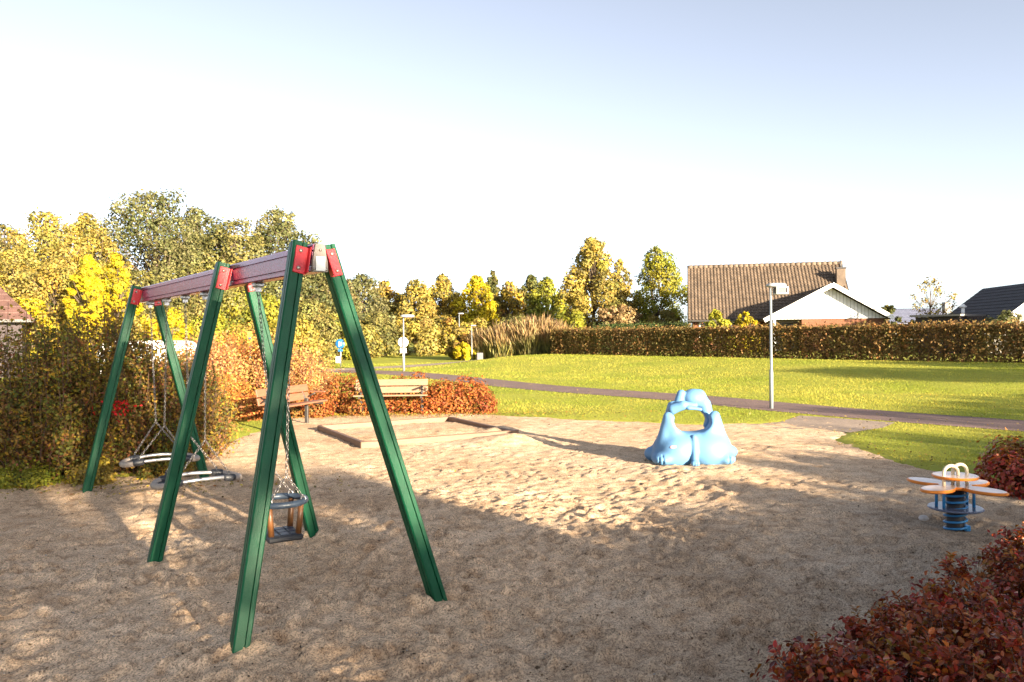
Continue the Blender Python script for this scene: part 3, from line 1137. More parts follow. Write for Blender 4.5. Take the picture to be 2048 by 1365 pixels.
hx0 = 0.0
hx1 = hl(1712, 640, 0)[0]
house = thing('brick_house', 'brick house with brown tiled roof, chimney and white boarded gable behind the hedge', 'house', (PIV[0], PIV[1], 0), rotz=HROT)
EZ, RZ = hl(1376, 641, 0)[2], hl(1376, 537, 4.6)[2]
mb = MB()
tile_roof(mb, (hx0, 0, EZ), (hx1, 0, EZ), (0, 4.6, RZ - EZ), 46, 19, .055, .045)
tile_roof(mb, (hx1, 9.2, EZ), (hx0, 9.2, EZ), (0, -4.6, RZ - EZ), 46, 19)
roof = mb.build('roof', M_TILE, house)
mb = MB()
for i in range(30):
    a = hx0 + (hx1 - hx0) * i / 30
    mb.tube([(a, 4.6, RZ + .04), (a + (hx1 - hx0) / 30 * 1.06, 4.6, RZ + .07)], [.15, .17], 8)
mb.build('ridge_tiles', M_TILE, roof)
wall_box('wall', M_BRICK, house, hx0 + .35, hx1 - .3, 0.6, 8.6, GH - .6, EZ + .15)
# gable ends of the main house
for xg in (hx0 + .36, hx1 - .32):
    MB().add([(xg, 0.6, EZ), (xg, 8.6, EZ), (xg, 4.6, RZ - .15), (xg + .12, 0.6, EZ), (xg + .12, 8.6, EZ), (xg + .12, 4.6, RZ - .15)],
             [(0, 1, 2), (3, 5, 4), (0, 3, 4, 1), (1, 4, 5, 2), (2, 5, 3, 0)]).build('gable_wall', M_BRICK, house)
MB().box(((hx0 + hx1) / 2, -.07, EZ - .05), (hx1 - hx0 + .1, .12, .12)).build('gutter', M_IRON, house)
window(house, hx0 + .75, hx0 + 2.3, EZ - 1.35, EZ - .12, 0.6)
window(house, hx0 + 2.9, hx0 + 4.2, EZ - 1.35, EZ - .12, 0.6)
# wing with the white gable
WY = -3.6
wl, wr, wa = hl(1528, 640, WY), hl(1787, 634, WY), hl(1664, 568, WY)
WE = (wl[2] + wr[2]) / 2
mb = MB()
RB = 6.0
for sgn, we in ((-1, wl), (1, wr)):
    e0 = np.array([we[0], WY - .0, WE])
    e1 = np.array([we[0], RB - 2.0, WE])
    tile_roof(mb, e0 if sgn < 0 else e1, e1 if sgn < 0 else e0, (wa[0] - we[0], 0, wa[2] - WE), 30, 15)
mb.build('wing_roof', M_TILE, house)
mb = MB()
for we in (wl, wr):       # white barge boards
    d = unit([wa[0] - we[0], 0, wa[2] - WE])
    p0, p1 = np.array([we[0], WY - .05, WE - .06]), np.array([wa[0], WY - .05, wa[2] - .06])
    mb.prism([(-.02, -.16), (.02, -.16), (.02, .10), (-.02, .10)], p0, p1, (0, 1, 0))
mb.build('barge_board', M_WHITEP, house)
GY = WY + .55
k_ = 34
for i in range(k_):       # vertical white boards, each one its own
    x0 = wl[0] + .25 + (wr[0] - wl[0] - .5) * i / k_
    x1 = x0 + (wr[0] - wl[0] - .5) / k_ - .025
    def top(x):
        return WE - .22 + (wa[2] - WE) * ((x - wl[0]) / (wa[0] - wl[0]) if x < wa[0] else (wr[0] - x) / (wr[0] - wa[0]))
    za, zb = top(x0), top(x1)
    zb0 = WE - .02
    if max(za, zb) < zb0 + .03:
        continue
    za, zb = max(za, zb0 + .02), max(zb, zb0 + .02)
    MB().add([(x0, GY, zb0), (x1, GY, zb0), (x1, GY, zb), (x0, GY, za), (x0, GY + .03, zb0), (x1, GY + .03, zb0), (x1, GY + .03, zb), (x0, GY + .03, za)],
             [(0, 1, 2, 3), (7, 6, 5, 4), (0, 4, 5, 1), (1, 5, 6, 2), (2, 6, 7, 3), (3, 7, 4, 0)]).build('gable_board', M_WHITEB, house)
MB().add([(wl[0] + .3, GY + .035, WE - .02), (wr[0] - .3, GY + .035, WE - .02), (wa[0], GY + .035, wa[2] - .3),
          (wl[0] + .3, GY + .09, WE - .02), (wr[0] - .3, GY + .09, WE - .02), (wa[0], GY + .09, wa[2] - .3)],
         [(0, 1, 2), (3, 5, 4), (0, 3, 4, 1), (1, 4, 5, 2), (2, 5, 3, 0)]).build('gable_panel', M_GREYW, house)
bx0, bx1 = hl(1604, 640, GY)[0], hl(1769, 640, GY)[0]
wall_box('wing_wall', M_BRICK, house, bx0, bx1, GY + .1, 2, GH - .6, WE - .03)
wall_box('porch_wall', M_GREYW, house, wl[0] + .5, bx0, GY + 1.6, GY + 1.75, GH - .6, WE - .03)
window(house, wl[0] + 1.3, wl[0] + 2.4, WE - 1.6, WE - .25, GY + 1.6, M_IRON)
window(house, wl[0] + 2.8, wl[0] + 3.6, WE - 1.6, WE - .25, GY + 1.6)
MB().box((wl[0] + .7, GY + .1, (GH + WE) / 2 - .05), (.14, .14, WE - GH)).build('porch_post', M_WHITEP, house)
cx = hl(1681, 560, 2.9)
zc_ = EZ + (RZ - EZ) * 2.9 / 4.6
MB().box((cx[0], 2.9, zc_ + .15), (.58, .58, 1.7)).build('chimney', M_TILE, roof)
MB().box((cx[0], 2.9, zc_ + 1.04), (.68, .68, .1)).build('chimney_cap', M_IRON, roof)
MB().tube([(cx[0], 2.9, zc_ + 1.05), (cx[0], 2.9, zc_ + 1.3), (cx[0], 2.9, zc_ + 1.6)], [.10, .07, .02], 8).build('chimney_pipe', M_IRON, roof)

# dark house at the right edge
dh = thing('dark_roofed_house', 'house with steep black roof, skylight and white gable edge at the right', 'house')
p_bl, p_tl, p_tr = atd(1906, 640, 46), atd(1966, 578, 48.5), atd(2110, 556, 40)
dvec = unit((p_tr - p_tl) * np.array([1, 1, 0]))
ridge0 = p_tl
ridge1 = p_tl + dvec * 9.5
ridge1[2] = ridge0[2]
e0 = np.array([p_bl[0], p_bl[1], p_bl[2]])
slope = np.array([dvec[1], -dvec[0], 0])
if slope[1] > 0:
    slope = -slope
run = 3.9
EZ2 = ridge0[2] - 3.1
mb = MB()
a0, a1 = ridge0 + slope * run, ridge1 + slope * run
a0[2] = a1[2] = EZ2
nrm_d = tile_roof(mb, a0, a1, ridge0 - a0, 30, 16, .02, .02)
b0, b1 = ridge0 - slope * run, ridge1 - slope * run
b0[2] = b1[2] = EZ2
tile_roof(mb, b1, b0, ridge0 - b0, 30, 16, .02, .02)
droof = mb.build('roof', M_TILED, dh)
mb = MB()
for q in (a1, b1):
    mb.prism([(-.02, -.22), (.03, -.22), (.03, .08), (-.02, .08)], q + dvec * .06, ridge1 + dvec * .06, dvec)
mb.build('barge_board', M_WHITEP, dh)
for q0, q1, nm in ((ridge0, 1, 'gable_wall'), (ridge1, -1, 'gable_wall')):
    c0 = q0 + dvec * .5 * q1
    f, g, t = c0 + slope * (run - .5), c0 - slope * (run - .5), c0.copy()
    t[2] -= .25
    f[2] = g[2] = EZ2 + .25
    f2, g2 = f.copy(), g.copy()
    f2[2] = g2[2] = GH - .8
    th = dvec * .15 * q1
    V = [f, g, t, f2, g2, f + th, g + th, t + th, f2 + th, g2 + th]
    MB().add(V, [(3, 4, 1, 2, 0), (8, 5, 7, 6, 9), (0, 2, 7, 5), (2, 1, 6, 7), (3, 0, 5, 8), (1, 4, 9, 6)]).build(nm, M_GREYW, dh)
cA, cB = ridge0 + dvec * .6 + slope * (run - .5), ridge1 - dvec * .6 + slope * (run - .5)
cc = (cA + cB) / 2
cc[2] = (EZ2 + GH - .5) / 2 + .1
MB().box(cc, (np.linalg.norm(cB - cA), .15, EZ2 - GH + .8), dvec, slope).build('wall', M_GREYW, dh)
up_r = unit(ridge0 - a0)
for tt, ss, nm, mt, sz in ((1.9, .42, 'skylight', M_WINDOW, (.55, .95, .08)),):
    c = a0 + dvec * tt + (ridge0 - a0) * ss + nrm_d * .08
    fr = MB().box(c, sz, dvec, up_r, nrm_d, .02).build('skylight', M_STEEL, dh)
    MB().box(c + nrm_d * .045, (sz[0] - .14, sz[1] - .14, .012), dvec, up_r, nrm_d).build('pane', M_LAMPW, fr)

# low dark shed wall in front of it
s0, s1 = atd(1878, 650, 43), atd(1972, 650, 41)
shed = thing('garden_shed', 'low dark timber shed with flat grey roof beside the black roofed house', 'shed', (0, 0, 0))
dz = unit((s1 - s0) * np.array([1, 1, 0]))
pn = np.array([dz[1], -dz[0], 0])
Ls = np.linalg.norm((s1 - s0)[:2])
ztop = atd(1925, 633, 42)[2]
for i in range(16):
    c = s0 + dz * Ls * (i + .5) / 16
    c[2] = (ztop + GH - .4) / 2
    MB().box(c, (Ls / 16 - .015, .04, ztop - GH + .4), dz, pn).build('plank', M_DARKW, shed)
c = (s0 + s1) / 2 - pn * -1.3
c = (s0 + s1) / 2 + np.array([0, 1.3, 0])
c[2] = (ztop + GH - .4) / 2
MB().box(c, (Ls - .05, 2.4, ztop - GH + .35), dz, pn).build('body', M_DARKW, shed)
c2 = c.copy()
c2[2] = ztop + .06
MB().box(c2, (Ls + .3, 3.0, .1), dz, pn).build('roof', M_GREYW, shed)
vp = atd(1926, 618, 43.5)
MB().tube([(vp[0], vp[1], ztop), (vp[0], vp[1], ztop + .5)], .09, 8).lathe([(.16, .5), (.2, .55), (.05, .7)], (vp[0], vp[1], ztop), 10).build('vent_pipe', M_SIGNW, shed)

# far blue-grey roof
fb = thing('far_house', 'distant house with low blue grey roof between the gable and the black roof', 'house')
q0, q1 = atd(1775, 646, 84), atd(1925, 646, 84)
qz, qt = atd(1850, 646, 84)[2], atd(1850, 618, 89)[2]
mb = MB()
tile_roof(mb, (q0[0], 84, qz), (q1[0], 84, qz), (0, 5, qt - qz), 30, 10)
tile_roof(mb, (q1[0], 94, qz), (q0[0], 94, qz), (0, -5, qt - qz), 30, 10)
fr = mb.build('roof', M_TILEB, fb)
wall_box('wall', M_GREYW, fb, q0[0] + .3, q1[0] - .3, 84.5, 93.5, -.2, qz + .1)
cq = atd(1898, 612, 88)
MB().box((cq[0], 88.5, qt + .1), (.7, .7, 1.2)).build('chimney', M_GREYW, fr)

# house at the left edge: its right side runs along the line of sight
cn = atd(68, 640, 36)
lh = thing('red_roofed_house', 'house with reddish tiled roof at the left edge behind the shrubs', 'house', (cn[0], 36, 0), rotz=R(30))
gzv, RUN = cn[2], 4.2
tz = gzv + 4.7
mb = MB()
NR = 16
for r_ in range(NR):      # stepped courses of flat tiles, cut along the hip
    t0, t1 = r_ / NR, (r_ + 1) / NR
    for i in range(44):
        xa, xb = -13 + i * .3 + (.15 if r_ % 2 else 0), -13 + (i + 1) * .3 - .012 + (.15 if r_ % 2 else 0)
        xa0, xb0, xa1, xb1 = min(xa, -RUN * t0), min(xb, -RUN * t0), min(xa, -RUN * t1), min(xb, -RUN * t1)
        if xb0 - xa0 < .01:
            continue
        z0_, z1_ = gzv + (tz - gzv) * t0 + .05, gzv + (tz - gzv) * t1 + .01
        P_ = [np.array(q) for q in ((xa0, RUN * t0, z0_), (xb0, RUN * t0, z0_), (xb1, RUN * t1, z1_), (xa1, RUN * t1, z1_))]
        dn = np.array([0, 0, -.04])
        mb.add(P_ + [p + dn for p in P_], [(0, 1, 2, 3), (7, 6, 5, 4), (0, 4, 5, 1), (1, 5, 6, 2), (3, 2, 6, 7), (0, 3, 7, 4)])
lroof = mb.build('roof', M_TILER, lh)
MB().add([(-13, 0, gzv), (0, 0, gzv), (-RUN, RUN, tz), (-13, RUN, tz), (0, 2 * RUN, gzv), (-13, 2 * RUN, gzv)],
         [(0, 1, 2, 3), (1, 4, 2), (4, 5, 3, 2), (0, 5, 4, 1), (0, 3, 5)]).build('roof_deck', M_TILER, lh)
wall_box('wall', M_DARKW, lh, -12.6, -.5, .5, 2 * RUN - .5, -.3, gzv - .06)
MB().box((-6.5, -.06, gzv - .05), (13, .12, .12)).build('gutter', M_IRON, lh)
window(lh, -3.2, -2.0, gzv - 1.5, gzv - .3, .5, M_IRON)
window(lh, -6.2, -4.6, gzv - 1.5, gzv - .3, .5, M_IRON)

# white caravan behind the left shrubs
cvp = atd(300, 690, 31)
cv = thing('caravan', 'white caravan roof with rounded corners behind the left shrubs', 'caravan', (cvp[0], 31, gz((cvp[0], 31))))
ctop = atd(300, 682, 30)[2] - gz((cvp[0], 31))
Lc = 1.55
prof = []
for k in range(25):
    a = math.pi * k / 24
    prof.append((Lc * (abs(math.cos(a)) ** .28) * math.copysign(1, math.cos(a)), (ctop - .75) * math.sin(a) ** .30 + .0))
mb = MB()
mb.prism([(p[0], p[1]) for p in prof], (0, 1.1, .75), (0, -1.1, .75), (1, 0, 0), (0, 0, 1))
mb.build('upper_body', M_VANW, cv)
mb = MB()
mb.box((0, 0, .56), (2 * Lc - .02, 2.18, .38), bev=.05)
mb.build('lower_body', M_VANT, cv)
for wx in (-.75, .75):
    o = MB().box((wx, -1.112, 1.12), (.9, .03, .42), bev=.012).build('window', M_RUB, cv)
    MB().box((wx, -1.13, 1.12), (.8, .012, .34)).build('pane', M_WINDOW, o)
for wy in (-1.0, 1.0):
    o = MB().lathe([(.2, -.09), (.3, -.09), (.31, 0), (.3, .09), (.2, .09)], (0, wy, .3), 18, axis=(0, 1, 0)).build('wheel', M_TYRE, cv)
MB().tube([(Lc, 0, .45), (Lc + .8, 0, .42)], [.04, .03], 6).build('drawbar', M_STEEL, cv)

# ------------------------------------------------------------------ long hedges
hedge('long_hedge', 'long clipped brown hedge along the top of the grass bank', 'hedge', HL, HR + HD * 4, 1.25, 1.46, 'hedge', 66000, .112, 21, twigs=150)
gA, gB = atd(1186, 655, 52.5), atd(1380, 652, 52.5)
hedge('green_hedge', 'low dark green clipped hedge left of the brick house', 'hedge', gA[:2], gB[:2], 1.0, 1.85, 'boxgreen', 9000, .12, 22, twigs=30, rough=.06)

# ------------------------------------------------------------------ trees and far shrubs
def far_tree(px, top, hw, dist, pal, label, n, seed, kind='autumn_tree', shape='egg', crown0=.12, size=None, nl=58, group=None, cat='tree', base_z=None, wid_=1.2):
    p = atd(px, top, dist)
    bz = gz((p[0], dist)) if base_z is None else base_z
    return tree(kind, label, cat, (p[0], dist, bz), p[2] - bz, hw * wid_ / F_PX * dist, pal, int(n * (wid_ ** 1.6) * .82), size or dist * .0038, seed, crown0, shape, nl, group=group)


G1, G2, G3 = 'trees behind the swing', 'row of trees beyond the lawn', 'shrubs below the trees'
for a in [
    (5, 452, 70, 50, 'olive', 'pale gold tree cut by the left edge, above the red roof', 8000, 101),
    (92, 426, 72, 47, 'gold', 'golden tree with rounded top left of the tall oak', 11000, 102),
    (172, 430, 64, 52, 'gold', 'gold and olive tree directly left of the tall oak', 10000, 103),
    (300, 392, 108, 56, 'sage', 'tallest tree, broad grey green oak behind the swing', 16000, 104),
    (392, 420, 66, 60, 'sage', 'grey green tree at the right shoulder of the tall oak', 10000, 105),
    (468, 446, 70, 58, 'olive', 'olive tree rising above the swing beam', 10000, 106),
    (556, 422, 78, 62, 'sage', 'dark olive tree just left of the swing apex', 13000, 107),
    (648, 528, 62, 66, 'sage', 'grey green tree seen between the two near swing legs', 8000, 108),
    (30, 500, 70, 43, 'gold', 'lower gold tree beside the red roof', 8000, 109),
    (110, 520, 66, 42, 'gold', 'pale gold tree below the golden crowns', 8000, 110),
    (280, 545, 72, 48, 'olive', 'olive tree behind the far swing leg', 8000, 111),
    (385, 540, 78, 50, 'olive', 'olive tree under the red beam', 8000, 112),
    (500, 590, 70, 52, 'lime', 'yellow green tree behind the middle swing leg', 8000, 113),
    (600, 600, 60, 54, 'olive', 'olive tree low behind the near left swing leg', 7000, 114),
]:
    far_tree(*a, group=G1, wid_=1.5)
far_tree(176, 512, 40, 39, 'yellow', 'bright yellow column shaped tree, left of the pair', 12000, 120, 'yellow_tree', 'egg', .05, group=G1)
far_tree(232, 508, 42, 40.5, 'yellow', 'bright yellow pointed tree, right of the pair', 12000, 121, 'yellow_tree', 'egg', .05, group=G1)
for a in [
    (722, 552, 62, 78, 'sage', 'grey olive tree right of the near swing leg', 8000, 130),
    (690, 560, 34, 72, 'tan', 'tan tree touching the near right swing leg', 4500, 131),
    (770, 564, 34, 84, 'mixed', 'brownish gold tree left of the yellow lamp side tree', 4500, 132),
    (832, 562, 40, 80, 'gold', 'gold tree straight above the lamp with the round sign', 6000, 133),
    (884, 552, 36, 82, 'gold', 'pointed gold tree right of the lamp with the round sign', 5500, 134),
    (952, 554, 40, 80, 'yellow', 'yellow tree in the middle of the far row', 6000, 135),
    (985, 544, 22, 90, 'dark', 'narrow dark green tree behind the yellow middle tree', 4000, 136),
    (1016, 566, 34, 86, 'mixed', 'tan and olive tree right of the narrow dark tree', 4500, 137),
    (1062, 552, 34, 88, 'dark', 'dark green tree with yellow patches near the tall gold tree', 5000, 138),
    (1094, 558, 40, 80, 'lime', 'yellow green tree at the left foot of the tall gold tree', 5500, 139),
    (912, 590, 30, 94, 'olive', 'small olive tree seen in a gap of the far row', 3000, 140),
    (800, 590, 30, 94, 'olive', 'small olive tree deep in the far row, left gap', 3000, 141),
]:
    far_tree(*a, group=G2)
far_tree(1184, 478, 62, 64, 'gold', 'tall gold leaved tree standing left of the brick house', 15000, 150, 'gold_tree', 'egg', .14, .24, 44)
far_tree(1240, 520, 34, 66, 'gold', 'smaller gold tree leaning on the tall gold tree', 5000, 152, 'gold_tree', 'egg', .14, .22)
far_tree(1312, 499, 62, 66, 'lime', 'rounded olive green tree touching the brick house roof', 14000, 151, 'green_tree', 'egg', .12, .20, 44)
for a in [
    (700, 640, 60, 60, 'gold', 'yellow shrub right of the near swing leg, below the grey olive tree', 4000, 160),
    (755, 628, 62, 64, 'olive', 'olive shrub left of the lamp with the round sign', 4500, 161),
    (835, 636, 60, 66, 'gold', 'gold shrub behind the lamp with the round sign', 5000, 162),
    (895, 636, 50, 68, 'mixed', 'brown shrub in the shady gap of the far row', 4000, 163),
    (660, 630, 50, 56, 'lime', 'yellow green shrub behind the round blue sign', 4000, 164),
    (595, 640, 60, 48, 'gold', 'yellow shrub behind the near left swing leg', 4500, 165),
    (520, 650, 60, 44, 'gold', 'yellow shrub behind the middle right swing leg', 4500, 166),
    (430, 630, 60, 42, 'lime', 'yellow green shrub behind the middle left swing leg', 4500, 167),
    (340, 620, 60, 40, 'yellow', 'yellow shrub above the caravan', 4500, 168),
    (262, 630, 40, 38, 'gold', 'gold shrub left of the caravan', 3500, 169),
    (60, 600, 60, 40, 'yellow', 'yellow shrub beside the left house', 3500, 170),
    (1240, 612, 50, 60, 'tan', 'pale tan shrub behind the dark green hedge', 4500, 171),
    (1330, 622, 50, 60, 'gold', 'yellow shrub against the olive tree by the house', 3500, 172),
    (1150, 622, 42, 58, 'lime', 'yellow green shrub at the left end of the dark hedge', 3500, 173),
    (1030, 636, 60, 64, 'olive', 'olive shrub behind the tall reeds', 4000, 174),
    (960, 636, 44, 70, 'gold', 'gold shrub behind the far lamp', 3500, 175),
]:
    far_tree(*a, kind='shrub', shape='shrub', crown0=.04, nl=22, group=G3, cat='shrub')

# yellow and brown shrubs round the small grey cabinet, tall reed-like grasses beside them
for (px, top, hw, dist, pal, label, n, seed) in [
    (918, 655, 32, 54, 'mixed', 'pale yellow shrub left of the thin lamp post', 5000, 180),
    (928, 688, 22, 52.6, 'yellow', 'small bright yellow shrub at the foot of the thin lamp post', 3000, 181),
]:
    far_tree(px, top, hw, dist, pal, label, n, seed, kind='shrub', shape='shrub', crown0=.03, nl=18, cat='shrub', group=G3)


def reeds(px, top, hw, dist, label, seed):
    rng = np.random.RandomState(seed)
    p = atd(px, top, dist)
    bz = gz((p[0], dist))
    h = p[2] - bz
    r = hw / F_PX * dist
    root = thing('ornamental_grass', label, 'grass clump', (p[0], dist, bz), 'reed clumps by the hedge end')
    n = 9000
    a = rng.uniform(0, 6.283, n)
    q = r * np.sqrt(rng.rand(n))
    fx, fy = q * np.cos(a), q * .8 * np.sin(a)
    hh = h * (1 - .25 * (q / r) ** 2) * rng.uniform(.45, 1.0, n)
    ln = rng.normal(0, .20, (n, 2)) * hh[:, None]
    t0 = rng.uniform(.0, .75, n)
    seg = rng.uniform(.35, .8, n)
    z0, z1 = hh * t0, np.minimum(hh, hh * t0 + seg)
    P0 = np.stack([fx + ln[:, 0] * t0 ** 1.5, fy + ln[:, 1] * t0 ** 1.5, z0], 1)
    tt = z1 / hh
    P1 = np.stack([fx + ln[:, 0] * tt ** 1.5, fy + ln[:, 1] * tt ** 1.5, z1], 1)
    wv = rng.normal(size=(n, 3)) * np.array([1, 1, .1])
    wv = wv / np.linalg.norm(wv, axis=1)[:, None] * rng.uniform(.018, .045, n)[:, None]
    V = np.stack([P0, (P0 + P1) / 2 + wv, P1, (P0 + P1) / 2 - wv], 1).reshape(-1, 3)
    hgt = (z1 / h)[:, None]
    c = pick('tan', n, rng) * sstep(.35, .6, hgt) + pick('olive', n, rng) * (1 - sstep(.35, .6, hgt))
    link('blades', np_mesh('blades', V, np.arange(n * 4).reshape(n, 4), np.repeat(c, 4, 0)), M_LEAF, root)
    mb = MB()
    for i in range(40):
        aa, qq = rng.uniform(0, 6.283), r * .8 * math.sqrt(rng.rand())
        limb(mb, (qq * math.cos(aa), qq * .8 * math.sin(aa), -.05), (qq * math.cos(aa) * 1.2, qq * math.sin(aa), h * rng.uniform(.7, .95)), .02, .008, rng, n=4, sides=4)
    struct(mb.build('stems', M_TWIG, root), 'stuff')


reeds(1072, 616, 34, 51, 'tallest tan reed clump beside the hedge end', 190)
reeds(1012, 632, 36, 52, 'middle tan reed clump between cabinet and hedge end', 191)
reeds(970, 648, 26, 53, 'lowest tan reed clump behind the grey cabinet', 192)
reeds(1108, 632, 22, 50.5, 'reed clump touching the left end of the long hedge', 193)

# shrubs by the houses
for (px, top, hw, dist, pal, label, n, seed) in [
    (1434, 622, 30, 49, 'lime', 'round yellow green bush in front of the brick house window', 3500, 200),
    (1490, 624, 28, 49, 'yellow', 'yellow bush in front of the brick house, left of the lamp', 3500, 201),
    (1775, 612, 26, 58, 'dark', 'dark bush at the right corner of the white gable', 3000, 202),
    (1835, 640, 36, 50, 'lime', 'low yellow green bush at the foot of the thin tree', 2500, 203),
    (2010, 628, 50, 38, 'sage', 'pale grey green bushes in front of the black roofed house', 4000, 204),
]:
    far_tree(px, top, hw, dist, pal, label, n, seed, kind='bush', shape='shrub', crown0=.03, nl=20, cat='shrub')
p = atd(1861, 556, 46)
tree('sapling', 'thin sparse tree with few leaves right of the gable', 'tree', (p[0], 46, GH), p[2] - GH, 48 / F_PX * 46, 'mixed', 900, .13, 210, .30, 'round', 22, .075)

# ------------------------------------------------------------------ lamp posts, signs, cabinet
def lamp_post(px, py, dist, top_py, label, r=.042, name='lamp_post', arm=None, base=None, flat=False, head=1.0):
    p = at(px, py) if dist is None else atd(px, py, dist)
    z0 = gz(p) if base is None else base
    h = atd(px, top_py, p[1])[2] - z0
    root = thing(name, label, 'street lamp', (p[0], p[1], z0), 'lamp posts along the paths')
    mb = MB()
    hb = h * .30
    mb.lathe([(r * 1.5, -.25), (r * 1.5, hb - .03), (r * 1.35, hb), (r, hb + .05), (r * .92, h - .12)], (0, 0, 0), 14)
    pole = mb.build('pole', M_LAMP, root)
    s = head
    # head: shallow domed hood, box lantern below it, glass on the viewer's side
    hd = MB()
    rows_ = [(0.0, .0, .16), (.03, .03, .17), (.06, .065, .15), (.075, .08, .10)]
    V, Fs = [], []
    nseg = 20
    for (zz_, bul, ww) in rows_:
        for k in range(nseg):
            a = 2 * math.pi * k / nseg
            ca, sa = math.cos(a), math.sin(a)
            V.append((.14 * s + .25 * s * (abs(ca) ** .7) * math.copysign(1, ca) * (ww / .17), .16 * s * (abs(sa) ** .8) * math.copysign(1, sa) * (ww / .17), h - .10 * s + zz_ * s * 1.2))
    for i in range(len(rows_) - 1):
        for k in range(nseg):
            l = (k + 1) % nseg
            Fs.append((i * nseg + k, i * nseg + l, (i + 1) * nseg + l, (i + 1) * nseg + k))
    Fs.append(tuple(range(nseg - 1, -1, -1)))
    Fs.append(tuple(3 * nseg + k for k in range(nseg)))
    hd.add(V, Fs, True)
    hood = hd.build('hood', M_LAMPW, root)
    if flat:
        MB().box((.17 * s, 0, h - .115 * s), (.36 * s, .2 * s, .025), bev=.008).build('glass', M_GLASS, root)
        return root
    ln = MB()
    x0, x1, zt, zb = .10 * s, .40 * s, h - .105 * s, h - .29 * s
    wy = .13 * s
    f = .035 * s
    for sy in (-1, 1):
        y = sy * wy
        ln.box(((x0 + x1) / 2, y, zt - f / 2), (x1 - x0, f, f)).box(((x0 + x1) / 2, y, zb + f / 2), (x1 - x0, f, f))
        ln.box((x0 + f / 2, y, (zt + zb) / 2), (f, f, zt - zb - 2 * f)).box((x1 - f / 2, y, (zt + zb) / 2), (f, f, zt - zb - 2 * f))
    ln.box(((x0 + x1) / 2, 0, zb + f / 2), (x1 - x0 - .002, 2 * wy - f, f * .9))
    ln.box((x1 - f / 2, 0, (zt + zb) / 2), (f * .9, 2 * wy - f, zt - zb - 2 * f))
    lant = ln.build('lantern', M_LAMPW, root)
    MB().box(((x0 + x1) / 2 - .005, 0, (zt + zb) / 2), (x1 - x0 - 2 * f, 2 * wy - f * .6, zt - zb - 2 * f)).build('glass', M_GLASS, lant)
    return root


lamp_post(1543, 818, None, 566, 'grey lamp post with white lantern standing beside the path', r=.029, head=.9)
l2 = lamp_post(808, 740, 38, 629, 'lamp post with flat lantern behind the red hedge, round sign beside it', r=.034, head=1.4, flat=True)
lamp_post(919, 700, 63, 626, 'lamp post almost hidden in the far shrubs', r=.035, head=1.0, flat=True)
lamp_post(944, 722, 52.2, 650, 'thin lamp post beside the small grey cabinet', r=.03, head=.8, flat=True)


def round_sign(px, cy, dist, dia_px, base_py, label, mat, plate=None, name='road_sign', symbol=True, extra=None, offset=-.07):
    c = atd(px, cy, dist)
    z0 = gz(c)
    root = thing(name, label, 'sign', (c[0], dist, z0), 'small signs beyond the hedge')
    r = dia_px / F_PX * dist / 2
    zc = c[2] - z0
    MB().lathe([(.028, -.3), (.028, zc + r * 1.05)], (0, 0, 0), 10).build('pole', M_STEEL, root)
    MB().lathe([(r * .98, -.012), (r, -.006), (r, .006), (r * .98, .012)], (0, offset, zc), 28, axis=(0, -1, 0)).build('disc', mat, root)
    if symbol:   # pale pictogram: an adult and a child
        mb = MB()
        for dx, s in ((-.18, 1.0), (.22, .7)):
            mb.lathe([(.11 * s * r, -.002), (.11 * s * r, .002)], (dx * r, offset - .018, zc + .42 * r * s), 10, axis=(0, -1, 0))
            mb.box((dx * r, offset - .018, zc + .02 * r), (.2 * r * s, .004, .5 * r * s))
            mb.box((dx * r - .07 * r * s, offset - .018, zc - .42 * r * s), (.08 * r * s, .004, .4 * r * s)).box((dx * r + .07 * r * s, offset - .018, zc - .42 * r * s), (.08 * r * s, .004, .4 * r * s))
        mb.build('pictogram', M_SIGNW, root)
    if plate:
        pw, ph, pdz, pm = plate
        MB().box((0, offset, zc - r - ph / 2 - .03 + pdz), (pw, .02, ph), bev=.006).build('plate', pm, root)
    if extra:
        ew, eh, ex, ez, em = extra
        MB().box((ex, offset * 1.2, ez), (ew, .12, eh), bev=.01).build('box', em, root)
    return root


# sign discs: one seen from the back beside the lamp, one blue, one yellow
c = atd(806, 685, 37.2)
round_sign(806, 685, 37.2, 20.5, 740, 'white round sign seen from behind, by the lamp post', M_SIGNW, (.30, .24, 0, M_SIGNW), symbol=False, offset=.05)
round_sign(681, 688, 43, 19, 735, 'round blue sign with white box left of the near right swing leg', M_SIGNB, (.26, .14, 0, M_SIGNB), extra=(.24, .34, -.12, .42, M_SIGNW))
ys_ = atd(500, 676, 36)
root = thing('yellow_sign', 'small yellow sign with a blue dot behind the middle right swing leg', 'sign', (ys_[0], 36, 0), 'small signs beyond the hedge')
MB().lathe([(.025, -.3), (.025, ys_[2] + .2)], (0, 0, 0), 8).build('pole', M_STEEL, root)
MB().box((0, -.05, ys_[2]), (.22, .02, .58), bev=.006).build('plate', M_SIGNY, root)
MB().lathe([(.075, -.004), (.075, .004)], (0, -.066, ys_[2] - .02), 16, axis=(0, -1, 0)).build('dot', M_SIGNB, root)
cb = atd(960, 714, 51.7)
ub = thing('utility_cabinet', 'small grey utility cabinet on the lawn in front of the reeds', 'cabinet', (cb[0], 51.7, gz(cb)))
hcab = atd(960, 706, 51.7)[2] - gz(cb)
MB().box((0, 0, hcab / 2), (.40, .3, hcab), bev=.015).build('body', M_CABINET, ub)
MB().box((0, -.155, hcab / 2), (.34, .012, hcab - .1)).build('door', M_CABINET, ub)
MB().box((0, 0, .0), (.46, .36, .08)).build('plinth', M_GREYW, ub)

